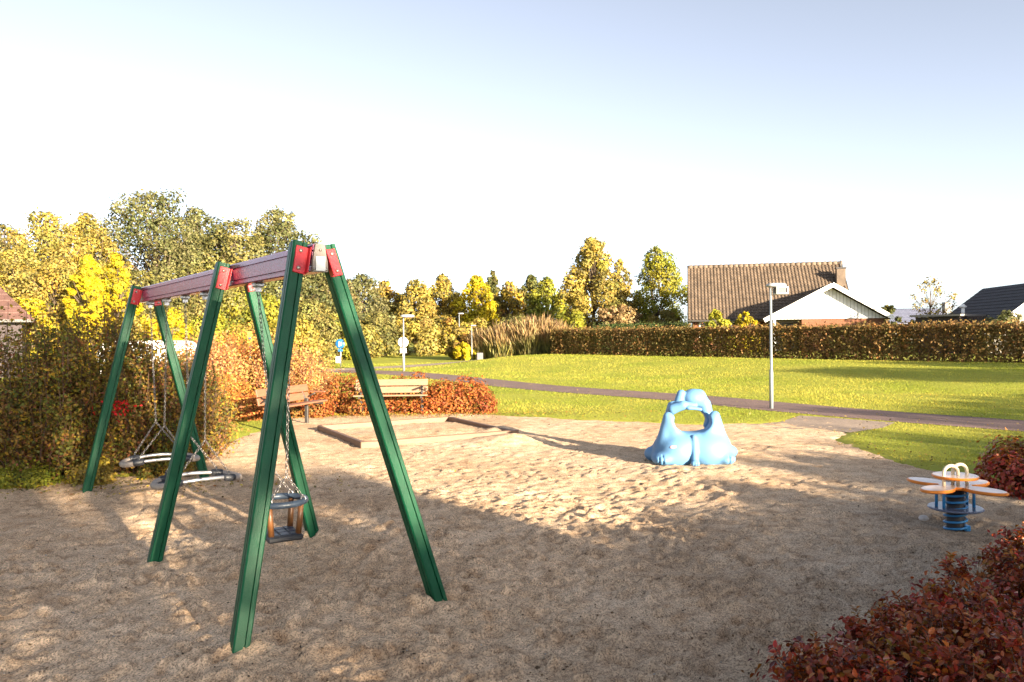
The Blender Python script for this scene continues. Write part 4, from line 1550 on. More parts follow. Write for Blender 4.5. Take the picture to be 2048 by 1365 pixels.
# ------------------------------------------------------------------ swing
L1, L2, SP, TW, TOPZ, LN, LF = 1.6369, 3.4035, 1.2874, .1852, 2.3413, .4627, -.0095
AX3, BX3 = np.array([AX[0], AX[1], 0]), np.array([BX[0], BX[1], 0])
swing = thing('swing_frame', 'green timber swing frame with three leg pairs and a red beam', 'swing frame', (S0[0], S0[1], 0))


def sw(t, b, z):
    return AX3 * t + BX3 * b + np.array([0, 0, z])


hb_ = .047
nw, nd = .006, .012
legp = []
for k in range(4):
    cs, sn = math.cos(k * math.pi / 2), math.sin(k * math.pi / 2)
    for q in [(-hb_ + .008, -hb_), (.012 - nw, -hb_), (.012 - nw * .6, -hb_ + nd), (.012 + nw * .6, -hb_ + nd), (.012 + nw, -hb_), (hb_ - .008, -hb_)]:
        legp.append((q[0] * cs - q[1] * sn, q[0] * sn + q[1] * cs))
for i, (tt, lean) in enumerate(((0, LN), (L1, 0.0), (L1 + L2, -LF))):
    tf = tt - lean if i == 0 else tt + (LF if i == 2 else 0)
    for sd in (-1, 1):
        foot, topp = sw(tf, sd * SP / 2, 0), sw(tt, sd * TW / 2, TOPZ - (.0 if sd < 0 else .01))
        d = unit(topp - foot)
        foot = foot - d * .14
        lg = MB().prism(legp, foot, topp, BX3).build('leg', M_GREEN, swing)
        # red angle bracket on the face that looks out along the beam
        cpos = topp - d * .155 - AX3 * (hb_ + .006)
        nb = unit(BX3 - d * np.dot(BX3, d))
        fwd = unit(np.cross(nb, d))
        if np.dot(fwd, AX3) > 0:
            fwd = -fwd
        cpos = topp - d * .125 + fwd * (hb_ + .005)
        br = MB().box(cpos - nb * sd * .012, (.080, .18, .008), nb, d, fwd, .003)
        inner = cpos - nb * sd * .054 + fwd * .022
        br.box(inner, (.008, .172, .052), nb, d, fwd, .002)
        bo = br.build('bracket', M_RED, swing)
        for q in (-.058, .058):
            MB().lathe([(.013, 0), (.013, .007), (.007, .012)], cpos - nb * sd * .004 + d * q + fwd * .003, 8, axis=fwd).build('bolt', M_BOLT, bo)
# beam: flanged profile with two grooves on each side
half = [(.0, .105), (.034, .105), (.044, .094), (.047, .060), (.037, .055), (.037, .049), (.050, .044), (.050, -.050), (.038, -.055), (.038, -.062), (.052, -.067), (.052, -.092), (.045, -.1), (.0, -.1)]
beamp = [(x, y) for x, y in half[::-1]] + [(-x, y) for x, y in half[1:-1]]
BZ = TOPZ - .100
bt0, bt1 = -.11, L1 + L2 + .09
MB().prism([(x * .95, y * .86) for x, y in beamp], sw(bt0, 0, BZ), sw(bt1, 0, BZ), BX3, (0, 0, 1)).build('beam', M_BEAM, swing)
capo = MB().add([sw(bt0 - .003, x, BZ + z) for x, z in ((-.054, -.09), (.054, -.09), (.051, -.02), (.030, .092), (-.030, .092), (-.051, -.02))] +
                [sw(bt0 - .018, x, BZ + z) for x, z in ((-.052, -.088), (.052, -.088), (.049, -.02), (.028, .090), (-.028, .090), (-.049, -.02))],
                [(0, 1, 2, 3, 4, 5), (11, 10, 9, 8, 7, 6)] + [(i, 6 + i, 6 + (i + 1) % 6, (i + 1) % 6) for i in range(6)]).build('end_cap', M_CAP, swing)
MB().box(sw(bt0 - .022, 0, BZ - .037), (.062, .006, .09), BX3, AX3).build('name_plate', M_PLATE, capo)
for x, z in ((-.041, -.072), (.041, -.072), (0, .05)):
    MB().lathe([(.009, 0), (.009, .006)], sw(bt0 - .018, x, BZ + z), 8, axis=-AX3).build('bolt', M_BOLT, capo)
HANG = [.39, 1.066, 2.515, 3.222, 3.985, 4.776]
for t_ in HANG:
    hg = MB().box(sw(t_, 0, BZ - .105), (.075, .075, .035), AX3, BX3, (0, 0, 1), .008)
    hg.box(sw(t_, 0, BZ - .135), (.02, .045, .04), AX3, BX3)
    hg.build('hanger', M_STEEL, swing)


def chain(mb, pts, pitch=.030, wr=.0034, lw=.0090):
    """alternating oval links along a polyline"""
    pts = [np.asarray(p, float) for p in pts]
    for a, b in zip(pts[:-1], pts[1:]):
        L = np.linalg.norm(b - a)
        d = (b - a) / L
        s1_ = unit(np.cross(d, [.31, .7, .2]))
        s2_ = np.cross(d, s1_)
        n = max(1, int(L / pitch))
        for i in range(n):
            c = a + d * (i + .5) * L / n
            s = s1_ if i % 2 else s2_
            hl = pitch * .5 + .002
            ring = [c + d * hl * math.copysign(abs(math.cos(k)) ** .6, math.cos(k)) + s * lw * math.sin(k) for k in np.linspace(0, 2 * math.pi, 9)[:-1]]
            mb.tube(ring, wr, 4, closed=True)
    return mb


def S(t, b, z):
    p = sw(t, b, z)
    return p + np.array([S0[0], S0[1], 0])


HZ = BZ - .15


def ring_swing(t0, t1, label, twist=0.0, drop=0.0):
    tc = (t0 + t1) / 2
    root = thing('ring_swing', label, 'swing', tuple(S(tc, 0, 0)), 'oval swings hanging from the red beam')
    zs = .40 - drop
    Lb, La = .36, .20           # half length across the beam, half width along it
    ct, st_ = math.cos(twist), math.sin(twist)

    def q(b, a, z):
        b2, a2 = b * ct - a * st_, b * st_ + a * ct
        return sw(a2, b2, z)
    arc = lambda b: zs + .035 * (1 - (b / Lb) ** 2)
    # two silver bars
    for sa in (-1, 1):
        pts = [q(b, sa * (La - .03 * (abs(b) / .2) ** 2), arc(b)) for b in np.linspace(-.215, .215, 12)]
        MB().tube(pts, .017, 10).build('bar', M_STEEL, root)
    for sb in (-1, 1):
        # rounded beige end loop
        ring = []
        for k in np.linspace(-math.pi / 2, math.pi / 2, 15):
            b = .26 + .12 * math.cos(k)
            ring.append(q(sb * b, (La - .035) * math.sin(k), arc(b) - .005))
        MB().tube(ring, .030, 10).build('end_loop', M_BEIGE, root)
        for sa in (-1, 1):
            cl = MB().tube([q(sb * .185, sa * (La - .02), arc(.185)), q(sb * .20, sa * (La - .022), arc(.2)), q(sb * .275, sa * (La - .036), arc(.275)), q(sb * .29, sa * (La - .04), arc(.29))], [.022, .034, .036, .033], 10)
            c_ = q(sb * .235, sa * (La - .028), arc(.235) + .045)
            cl.tube([c_ - np.array([0, 0, .03]), c_ + np.array([0, 0, .012])], [.012, .008], 8)
            cl.build('clamp', M_RUB, root)
        # black web across the end
        V = []
        for b in (.215, .255, .295, .33):
            for k in np.linspace(-1, 1, 7):
                V.append(q(sb * b, (La - .045) * k * (1.0 if b < .3 else .8), arc(b) - .012 * (1 - k * k)))
        nv = len(V)
        V = V + [v - np.array([0, 0, .014]) for v in V]
        Fs = []
        for r_ in range(3):
            for k in range(6):
                a = r_ * 7 + k
                f = (a, a + 1, a + 8, a + 7)
                Fs += [f, tuple(i + nv for i in f[::-1])]
        for k in range(6):
            Fs += [(k + 1, k, nv + k, nv + k + 1), (21 + k, 22 + k, nv + 22 + k, nv + 21 + k)]
        MB().add(V, Fs, True).build('web', M_RUB, root)
    for th, sa in ((t0, -1), (t1, 1)):
        topq = S(th, 0, HZ) - np.array(root.location)
        y = np.array(q(0, sa * (La + .02), 0))
        vz = zs + .40
        vpt = np.array([y[0] * .8 + topq[0] * .2, y[1] * .8 + topq[1] * .2, vz])
        mb = MB()
        chain(mb, [topq, vpt])
        for sb in (-1, 1):
            chain(mb, [vpt, q(sb * .235, sa * (La - .028), arc(.235) + .05)])
        mb.build('chain', M_CHAIN, root)
    return root


ring_swing(HANG[2], HANG[3], 'oval ring swing seat with black clamps, the nearer of the pair', .05)
ring_swing(HANG[4], HANG[5], 'oval ring swing seat with black clamps, the farther one by the shrubs', -.06)

# toddler seat
tb = (HANG[0] + HANG[1]) / 2
toff = .03
baby = thing('toddler_swing', 'black toddler swing seat with round bar and four brown posts', 'swing', tuple(S(tb, toff, 0)))
rot = .55
rz_, pz = .555, .31
rr_ = .175
ringp = [np.array([math.cos(a) * rr_, math.sin(a) * rr_, rz_]) for a in np.linspace(0, 2 * math.pi, 33)[:-1]]
MB().tube(ringp, .023, 12, closed=True).build('ring', M_RING, baby)
u1, u2 = AX3 * math.cos(.1) + BX3 * math.sin(.1), -AX3 * math.sin(.1) + BX3 * math.cos(.1)
pl = MB().box((0, 0, pz), (.29, .25, .045), u1, u2, (0, 0, 1), .012)
pl.build('seat_plate', M_RUB, baby)
for i in range(3):
    for j in range(3):
        MB().box(u1 * (i - 1) * .088 + u2 * (j - 1) * .076 + np.array([0, 0, pz + .025]), (.074, .062, .008), u1, u2, (0, 0, 1), .003).build('seat_pad', M_RING, baby)
cor = []
for i, j in ((-1, -1), (1, -1), (1, 1), (-1, 1)):
    c = u1 * i * .112 + u2 * j * .095
    cor.append(c)
    k = rr_ / np.linalg.norm(c)
    MB().tube([c + np.array([0, 0, pz + .02]), c * (1 + (k - 1) * .5) + np.array([0, 0, (pz + rz_) / 2]), c * k * .99 + np.array([0, 0, rz_ - .005])], [.022, .022, .02], 10).build('post', M_POSTB, baby)
for th, sa in ((HANG[0], -1), (HANG[1], 1)):
    topq = S(th, 0, HZ) - np.array(baby.location)
    c1 = AX3 * sa * rr_ * .72
    vpt = np.array([c1[0], c1[1], rz_ + .20])
    mb = MB()
    chain(mb, [topq, vpt], .034, .0038, .0100)
    for sb in (-1, 1):
        e_ = AX3 * sa * rr_ * .72 + BX3 * sb * rr_ * .70 + np.array([0, 0, rz_ + .03])
        chain(mb, [vpt, e_], .032, .0038, .0100)
    mb.build('chain', M_CHAIN, baby)
    for sb in (-1, 1):
        e_ = AX3 * sa * rr_ * .72 + BX3 * sb * rr_ * .70 + np.array([0, 0, rz_ + .022])
        MB().tube([e_ + np.array([math.cos(a) * .017, 0, math.sin(a) * .017]) for a in np.linspace(0, 6.283, 11)[:-1]], .005, 5, closed=True).build('eye_ring', M_STEEL, baby)

# ------------------------------------------------------------------ sandbox
sbc = np.array([-1.80, 13.95])
sbx = thing('sandbox', 'square wooden sandbox frame set into the sand', 'sandbox', (sbc[0], sbc[1], 0), rotz=R(29))
hs_ = 1.32
bh, bt = .085, .075
for (a, b, ang) in (((-hs_ - .06, -hs_), (hs_ + .10, -hs_), 0), ((-hs_, hs_), (hs_, hs_), 0), ((-hs_, -hs_ + .04), (-hs_, hs_ - .04), 90), ((hs_, -hs_ + .04), (hs_, hs_ - .04), 90)):
    c = ((a[0] + b[0]) / 2, (a[1] + b[1]) / 2, 0)
    Lp = math.hypot(b[0] - a[0], b[1] - a[1])
    o = MB().box((0, 0, 0), (Lp, bt, bh + .10), bev=.008).build('plank', M_SBOX, sbx, (c[0], c[1], bh / 2 - .04))
    o.rotation_euler = (0, 0, R(ang + random.Random(Lp).uniform(-.6, .6)))


# ------------------------------------------------------------------ benches
def bench(pos, e, label, mat, L=1.7):
    """pos = middle of the bench on the ground, e = direction along the seat"""
    e = unit(np.append(e, 0))
    nrm = np.array([e[1], -e[0], 0])
    ang = math.atan2(e[1], e[0])
    root = thing('park_bench', label, 'bench', (pos[0], pos[1], 0), 'two wooden benches beside the sandbox', ang)
    # x along the bench, -y is the front
    for (y, z, th, wd, tilt) in ((.05, .70, .034, .145, 14), (.02, .54, .034, .145, 14)):
        o = MB().box((0, 0, 0), (L, th, wd), bev=.006).build('backrest_slat', mat, root, (0, y + .17, z))
        o.rotation_euler = (-R(tilt), 0, 0)
    for y in (-.20, -.085, .03):
        MB().box((0, 0, 0), (L, .105, .034), bev=.006).build('seat_slat', mat, root, (0, y, .445 - (y + .2) * .08))
    for sx in (-1, 1):
        x = sx * .66
        lg = MB().box((x, .12, .20), (.05, .07, .60), bev=.006)
        lg.tube([(x, .12, .42), (x, .17, .52), (x, .225, .64), (x, .25, .76)], [.024, .022, .02, .018], 8)
        lg.box((x, -.06, .405), (.045, .38, .035))
        lg.build('leg', M_IRON, root)
        ar = MB().tube([(sx * (L / 2 - .06), .20, .50), (sx * (L / 2 - .06), .08, .56), (sx * (L / 2 - .06), .0, .60)], .016, 8)
        ar.tube([(x, .19, .56), (sx * (L / 2 - .06), .20, .52)], .016, 8)
        aro = ar.build('arm_bracket', M_IRON, root)
        MB().box((sx * (L / 2 - .06), -.06, .625), (.06, .34, .03), bev=.008).build('armrest', mat, aro)
    return root


pr = at(781, 831)
bench(pr[:2] + np.array([0.02, 0.0]), (.985, .06), 'pale wooden bench before the red hedge, right of the other', M_BENCH2, 1.58)
bench((-4.22, 15.05), (.3, .95), 'reddish wooden bench seen between the near swing legs', M_BENCH)


# ------------------------------------------------------------------ blue climbing bears (signed distance field)
def surface_nets(Fv, org, h):
    s = Fv < 0
    nx, ny, nz = Fv.shape
    corners = [(i, j, k) for i in (0, 1) for j in (0, 1) for k in (0, 1)]
    c8 = [s[i:nx - 1 + i, j:ny - 1 + j, k:nz - 1 + k] for i, j, k in corners]
    cnt = sum(c.astype(int) for c in c8)
    act = (cnt > 0) & (cnt < 8)
    ids = -np.ones(act.shape, int)
    ids[act] = np.arange(act.sum())
    A = np.argwhere(act)
    P = np.zeros((len(A), 3))
    W = np.zeros(len(A))
    for a in range(8):
        for b in range(a + 1, 8):
            ca, cb_ = np.array(corners[a]), np.array(corners[b])
            if np.abs(ca - cb_).sum() != 1:
                continue
            fa = Fv[A[:, 0] + ca[0], A[:, 1] + ca[1], A[:, 2] + ca[2]]
            fb_ = Fv[A[:, 0] + cb_[0], A[:, 1] + cb_[1], A[:, 2] + cb_[2]]
            m = (fa < 0) != (fb_ < 0)
            t = np.where(m, fa / (fa - fb_ + 1e-12), 0)
            P += np.where(m[:, None], ca + (cb_ - ca) * t[:, None], 0)
            W += m
    V = (A + P / W[:, None]) * h + org
    Q = []
    for ax_ in range(3):
        sl0 = [slice(1, -1)] * 3
        s0 = s[tuple(slice(0, -1) if i == ax_ else slice(1, -1) for i in range(3))]
        s1 = s[tuple(slice(1, None) if i == ax_ else slice(1, -1) for i in range(3))]
        E = np.argwhere(s0 != s1)
        fl = s0[tuple(E.T)]
        u, v = (ax_ + 1) % 3, (ax_ + 2) % 3
        base = E.copy()
        base[:, u] += 1
        base[:, v] += 1
        q = []
        for du, dv in ((-1, -1), (0, -1), (0, 0), (-1, 0)):
            c = base.copy()
            c[:, u] += du
            c[:, v] += dv
            q.append(ids[tuple(c.T)])
        q = np.stack(q, 1)
        q[~fl] = q[~fl][:, ::-1]
        Q.append(q)
    return V, np.concatenate(Q)


def smin(a, b, k):
    h = np.clip(.5 + .5 * (b - a) / k, 0, 1)
    return b + (a - b) * h - k * h * (1 - h)


hstep = .0122
gxs, gys, gzs = np.arange(-.72, .72, hstep), np.arange(-.55, .62, hstep), np.arange(-.06, 1.08, hstep)
QX, QY, QZ = np.meshgrid(gxs, gys, gzs, indexing='ij')


def ell(cx, cy, cz, rx, ry_, rz):
    k0 = np.sqrt(((QX - cx) / rx) ** 2 + ((QY - cy) / ry_) ** 2 + ((QZ - cz) / rz) ** 2)
    return (k0 - 1) * min(rx, ry_, rz)


def cap(a, b, ra_, rb_):
    a, b = np.array(a, float), np.array(b, float)
    d = b - a
    t = np.clip(((QX - a[0]) * d[0] + (QY - a[1]) * d[1] + (QZ - a[2]) * d[2]) / np.dot(d, d), 0, 1)
    return np.sqrt((QX - a[0] - t * d[0]) ** 2 + (QY - a[1] - t * d[1]) ** 2 + (QZ - a[2] - t * d[2]) ** 2) - (ra_ + (rb_ - ra_) * t)


D = ell(-.23, .08, .15, .26, .34, .26)                       # left haunch
D = smin(D, ell(.25, .08, .16, .29, .34, .28), .05)          # right haunch
D = smin(D, ell(.0, .02, .27, .27, .24, .17), .05)           # body bridge below the hole
D = smin(D, cap((-.34, .02, .15), (-.305, -.02, .620), .150, .064), .06)   # left back, tapering to a rounded tip
D = smin(D, cap((.37, .02, .15), (.315, -.02, .625), .165, .068), .06)     # right back
D = smin(D, cap((-.20, -.05, .34), (-.27, -.04, .56), .11, .075), .05)
D = smin(D, cap((.22, -.05, .34), (.285, -.04, .56), .12, .08), .05)
D = smin(D, ell(-.41, -.13, .07, .14, .19, .085), .06)      # paws at the corners
D = smin(D, ell(-.46, .18, .09, .13, .15, .105), .05)
D = smin(D, ell(.41, -.14, .07, .135, .19, .085), .06)
D = smin(D, ell(.48, .12, .12, .17, .17, .105), .05)
D = smin(D, ell(-.17, -.12, .15, .21, .17, .20), .07)     # thighs in front
D = smin(D, ell(.20, -.12, .16, .23, .17, .21), .07)
D = smin(D, cap((.0, -.19, .36), (-.012, -.300, .05), .036, .050), .016)   # arm hanging down the middle
D = smin(D, ell(-.018, -.335, .035, .058, .05, .045), .010)
D = smin(D, cap((-.27, .19, .50), (-.20, .20, .74), .075, .070), .03)      # the ring behind the hole
D = smin(D, cap((.29, .20, .50), (.235, .22, .76), .085, .090), .03)
D = smin(D, cap((-.205, .10, .705), (-.09, .05, .760), .080, .066), .045)   # cub's head and muzzle
D = smin(D, cap((-.09, .05, .768), (.07, .03, .770), .052, .034), .03)
D = smin(D, cap((-.02, .0, .728), (.125, -.02, .712), .040, .026), .012)
D = smin(D, ell(.095, .22, .845, .170, .15, .130), .03)      # big head on top
D = smin(D, cap((-.115, .20, .74), (-.080, .20, .905), .082, .060), .018)   # ear
D = smin(D, cap((.225, .23, .76), (.175, .21, .900), .074, .062), .03)
D = np.maximum(D, -cap((.100, .08, .96), (.105, .03, .80), .012, .006))
hole = (np.sqrt(((QX - .005) / .245) ** 2 + ((QZ - .555) / .152) ** 2) - 1) * .152
D = -smin(-D, hole, .022)
hol2 = ell(0, .45, .15, .30, .25, .30)                       # hollow behind
D = -smin(-D, hol2, .03)
# grooves between the toes follow the front of the surface


def front_y(x, z):
    ix, iz = int(round((x - gxs[0]) / hstep)), int(round((z - gzs[0]) / hstep))
    k = np.where(D[ix, :, iz] < 0)[0]
    return gys[k[0]] if len(k) else 0.0


gro = []
for x_c, z_t in ((-.475, .12), (-.425, .15), (.43, .13), (.48, .11)):
    gro += [((x_c, front_y(x_c, z), z), .011) for z in np.arange(.0, z_t, .01)]
for x_c in (-.036, -.014, .008):
    gro += [((x_c, front_y(x_c, z), z), .006) for z in np.arange(.0, .07, .006)]
for (px_, py_, pz_), r_ in gro:
    D = np.maximum(D, r_ - np.sqrt((QX - px_) ** 2 + ((QY - py_) * .8) ** 2 + ((QZ - pz_) * .7) ** 2))
D = np.maximum(D, -(QZ - .0))
D = np.maximum(D, -(QZ + .0))
Vb, Qb = surface_nets(D, np.array([gxs[0], gys[0], gzs[0]]), hstep)
bp = at(1392, 934)
bear = thing('climbing_bear', 'light blue plastic bear shaped climbing toy with a crawl through hole', 'climbing toy', (bp[0], bp[1] + .28, .015), rotz=R(0))
bear.scale = (1.0, 1.0, .985)
bb = link('body', np_mesh('body', Vb, Qb, smooth=True), M_BLUE, bear)
st = MB().lathe([(1, 0), (1, .003)], (0, 0, 0), 20, smooth=False, axis=(0, 0, 1)).build('label_sticker', M_STICKR, bear)


def surf_y(x, z):
    m = np.where((np.abs(Vb[:, 0] - x) < .03) & (np.abs(Vb[:, 2] - z) < .03))[0]
    return Vb[m, 1].min()


stx, stz = -.285, .245
sy_ = front_y(stx, stz)
gi = [int(round((c_ - g_[0]) / hstep)) for c_, g_ in ((stx, gxs), (sy_, gys), (stz, gzs))]
nv_ = Vector([D[gi[0] + (a == 0), gi[1] + (a == 1), gi[2] + (a == 2)] - D[gi[0] - (a == 0), gi[1] - (a == 1), gi[2] - (a == 2)] for a in range(3)]).normalized()
xv_ = Vector((1, 0, 0)) - nv_ * nv_.x
xv_.normalize()
mq = Matrix((xv_, nv_.cross(xv_), nv_)).transposed()
st.location = Vector((stx, sy_, stz)) + nv_ * .001
st.rotation_euler = mq.to_euler()
st.scale = (.042, .020, 1)
st2 = MB().lathe([(1, .003), (1, .0045)], (0, 0, 0), 20, smooth=False).build('sticker_face', M_STICK, st)
st2.scale = (.82, .70, 1.0)

# ------------------------------------------------------------------ spring rocker
spp = at(1911, 1058)
rk = thing('spring_rocker', 'orange four petal spring rocker with cream handles on a blue coil spring', 'spring toy', (spp[0], spp[1], sand_z(spp[0], spp[1])))
# petal outline
zt = .375


def petal_outline(n=180):
    pts = []
    for i in range(n):
        a = 2 * math.pi * i / n
        best = .135
        for k in range(4):
            a0 = R(30 + 90 * k)
            # farthest point of an ellipse centred on the petal axis, along direction a
            cx_, ex, ey = .262, .180, .112
            d_ = a - a0
            dx, dy = math.cos(d_), math.sin(d_)
            A_ = (dx / ex) ** 2 + (dy / ey) ** 2
            B_ = -2 * cx_ * dx / ex ** 2
            C_ = (cx_ / ex) ** 2 - 1
            disc = B_ * B_ - 4 * A_ * C_
            if disc > 0:
                r_ = (-B_ + math.sqrt(disc)) / (2 * A_)
                best = max(best, r_)
        pts.append((best * math.cos(a), best * math.sin(a)))
    return pts


po = petal_outline()
n_ = len(po)


def slab(outline, z0, z1, mat_top, name, parent, edge_mat, ins=.012):
    V, Fs = [], []
    n = len(outline)
    lv = [(1 - ins / .3, z0), (1.0, z0 + .008), (1.0, z1 - .008), (1 - ins / .3, z1)]
    for s, z in lv:
        V += [(x * s, y * s, z) for x, y in outline]
    for l in range(3):
        for i in range(n):
            j = (i + 1) % n
            Fs.append((l * n + i, l * n + j, l * n + n + j, l * n + n + i))
    V += [(0, 0, z0), (0, 0, z1)]
    for i in range(n):
        j = (i + 1) % n
        Fs.append((j, i, 4 * n))
        Fs.append((3 * n + i, 3 * n + j, 4 * n + 1))
    me = bpy.data.meshes.new(name)
    me.from_pydata(V, [], Fs)
    me.materials.append(mat_top)
    me.materials.append(edge_mat)
    mi = np.zeros(len(Fs), np.int32)
    mi[:3 * n] = 1
    me.polygons.foreach_set('material_index', mi)
    me.update()
    return link(name, me, None, parent)


circ = lambda r, n=40: [(r * math.cos(2 * math.pi * i / n), r * math.sin(2 * math.pi * i / n)) for i in range(n)]
slab(po, zt - .014, zt + .014, M_ORANGE_SHEEN, 'seat_board', rk, M_ORANGE2)
slab(circ(.185), .452, .476, M_ORANGE_SHEEN, 'table_disc', rk, M_ORANGE2)
slab(circ(.222), .178, .198, M_FOOT, 'foot_board', rk, M_FOOT)
for k, (ox, oy, rot_) in enumerate(((-.055, -.03, 12), (.060, .035, 12))):
    d_ = np.array([math.cos(R(rot_)), math.sin(R(rot_)), 0])
    c = np.array([ox, oy, 0])
    pts = [c - d_ * .072 + np.array([0, 0, zt]), c - d_ * .072 + np.array([0, 0, .46])]
    for a in np.linspace(math.pi, 0, 12):
        pts.append(c + d_ * .072 * math.cos(a) + np.array([0, 0, .50 + .062 * math.sin(a)]))
    pts += [c + d_ * .072 + np.array([0, 0, .46]), c + d_ * .072 + np.array([0, 0, zt])]
    MB().tube(pts, .0145, 10).build('handle', M_CREAM, rk)
for (ox, oy) in ((-.125, -.045), (-.15, .03), (.13, .05), (.145, -.03)):
    MB().tube([(ox, oy, .19), (ox, oy, zt - .005)], .013, 10).build('support_post', M_SPRING, rk)
MB().lathe([(.068, -.05), (.070, .0), (.070, zt - .02)], (0, 0, 0), 20).build('core', M_CORE, rk)
hel = []
turns = 6.4
for i in range(190):
    a = 2 * math.pi * turns * i / 189
    hel.append((.088 * math.cos(a), .088 * math.sin(a), -.02 + (zt - .01) * i / 189))
MB().tube(hel, .0105, 7).build('coil_spring', M_SPRING, rk)
MB().box((.07, -.05, .02), (.05, .05, .05), bev=.008).build('base_clamp', M_SPRING, rk)

# white stone beside it
stp = at(1847, 1043)
rng = np.random.RandomState(5)
bm = bmesh.new()
bmesh.ops.create_icosphere(bm, subdivisions=3, radius=.035)
for v in bm.verts:
    v.co = Vector((v.co.x * 1.2, v.co.y, v.co.z * .8)) * (1 + .25 * (float(vnoise(v.co.x * 40 + 9, v.co.y * 40 + v.co.z * 30, 3)) - .5))
me = bpy.data.meshes.new('stone')
bm.to_mesh(me)
bm.free()
so = link('stone', me, M_STONE, None, (stp[0], stp[1], sand_z(stp[0], stp[1]) + .018))
tag(so, 'small white stone lying left of the spring rocker', 'stone')

# ------------------------------------------------------------------ near and middle shrubs
# left shrubs, several bushes side by side
LS = [
    # px, base py, top py, half width px, palette, label, leaves, size
    (20, 985, 628, 130, 'autumnmix', 'tall brown and olive shrub at the left edge', 17000, .050),
    (140, 972, 600, 120, 'autumnmix', 'tallest brown leaved shrub left of the far swing leg', 19000, .050),
    (250, 965, 668, 95, 'autumnmix', 'olive and brown shrub behind the far swing leg', 15000, .048),
    (335, 950, 700, 70, 'autumnmix', 'yellowish shrub behind the ring swings', 12000, .046),
]
for i, (px, by, ty, hw, pal, lab, n, s) in enumerate(LS):
    b = at(px, by - 12)
    b = b + np.array([0, .55 + .15 * (i % 2), 0])
    hgt = atd(px, ty, b[1])[2]
    r = hw / F_PX * b[1]
    red = None
    if i == 2:
        def red(rng_):
            q = np.array([.02, -.78, hgt * .50])
            m = 90
            P = q + rng_.normal(0, 1, (m, 3)) * np.array([.10, .05, .05]) + np.outer(rng_.uniform(-1, 1, m), np.array([.12, 0, .06]))
            cc_ = np.array([[.55, .02, .02]]) * rng_.uniform(.6, 1.3, (m, 1))
            ss = rng_.uniform(.035, .06, m)
            return leaf_quads(P, rng_.normal(size=(m, 3)) + np.array([0, -1, .3]), ss, ss * .6, cc_, rng_)
    twig_shrub('shrub', lab, 'shrub', (b[0], b[1], -.02), hgt, r * 1.15, .75, pal, 210, n // 120, s * .95, 300 + i, 'shrubs at the left edge', .13, extra=red)

# low yellow plants at the foot of the left shrubs
for i, (px, py, wpx, h) in enumerate(((40, 975, 130, .42), (175, 968, 90, .38), (330, 955, 110, .40))):
    b = at(px, py)
    shrub('low_plant', ['yellow green low plants at the foot of the left edge shrub', 'yellow low plants left of the far swing leg foot', 'olive low plants below the ring swings'][i], 'plant',
          (b[0], b[1] + .12, -.02), mound_lobes(wpx / F_PX * b[1], .5, h, 26, 320 + i), ['lime', 'mixed', 'autumnmix'][i], 3500, .04, 320 + i, 'plants below the shrubs', stems=16, stem_r=.006)

# rust red hedge behind the benches
RH = [
    (462, 846, 742, 150, 1.2, 'orange', 'orange red shrub left of the reddish bench', 15000),
    (588, 838, 752, 150, 1.1, 'rust', 'rust red shrub behind the reddish bench', 13000),
    (705, 832, 740, 150, 1.2, 'rust', 'rust red shrub between the two benches', 14000),
    (815, 829, 738, 150, 1.2, 'rust', 'rust red shrub right behind the pale bench', 14000),
    (915, 829, 742, 150, 1.3, 'rust', 'rust red shrub at the right end, beside the lawn', 15000),
]
for i, (px, by, ty, wpx, dep, pal, lab, n) in enumerate(RH):
    b = at(px, by)
    yy2 = b[1] + .55 + (0 if i else .2)
    b = atd(px, by, yy2)
    hgt = atd(px, ty, yy2)[2] + .03
    shrub('red_shrub', lab, 'shrub', (b[0], yy2, -.02), mound_lobes(wpx / F_PX * yy2, dep, hgt, 60, 340 + i, (.20, .33)), pal, n, .058, 340 + i, 'rust red shrubs behind the benches', stems=45, stem_r=.008, shell=.6, tips=.18)
# looser, taller orange and pink shrubs behind
TS = [
    (420, 660, 60, 21.5, 'pinkorange', 'loose orange shrub right of the ring swing chains', 6500),
    (490, 648, 62, 23.5, 'orange', 'tall orange red shrub behind the toddler swing chain', 7500),
    (566, 672, 56, 22.0, 'pinkorange', 'pale orange shrub behind the near left swing leg', 6000),
    (622, 690, 40, 23.0, 'pinkorange', 'thin pinkish shrub left of the round blue sign', 3500),
    (372, 690, 44, 20.0, 'pinkorange', 'pale pink shrub between caravan and middle swing leg', 4500),
    (300, 712, 60, 19.0, 'mixed', 'brown shrub standing in front of the caravan', 5000),
]
for i, (px, ty, hw, dist, pal, lab, n) in enumerate(TS):
    p = atd(px, ty, dist)
    twig_shrub('orange_shrub', lab, 'shrub', (p[0], dist, -.02), p[2], hw * 1.25 / F_PX * dist, .9, pal, 130, n // 90, .066, 360 + i, 'tall orange shrubs behind the swing', .17)

# right middle shrub
b = at(2010, 988)
lob = mound_lobes(1.9, 1.5, .78, 46, 380, (.22, .34))
shrub('red_shrub', 'dark crimson shrub at the right edge behind the spring rocker', 'shrub', (6.05, 8.35, -.02), lob, 'crimson', 19000, .052, 380, 'crimson shrubs at the right edge', mat=M_LEAF_WET, stems=40, stem_r=.007, shell=.6, tips=.16)


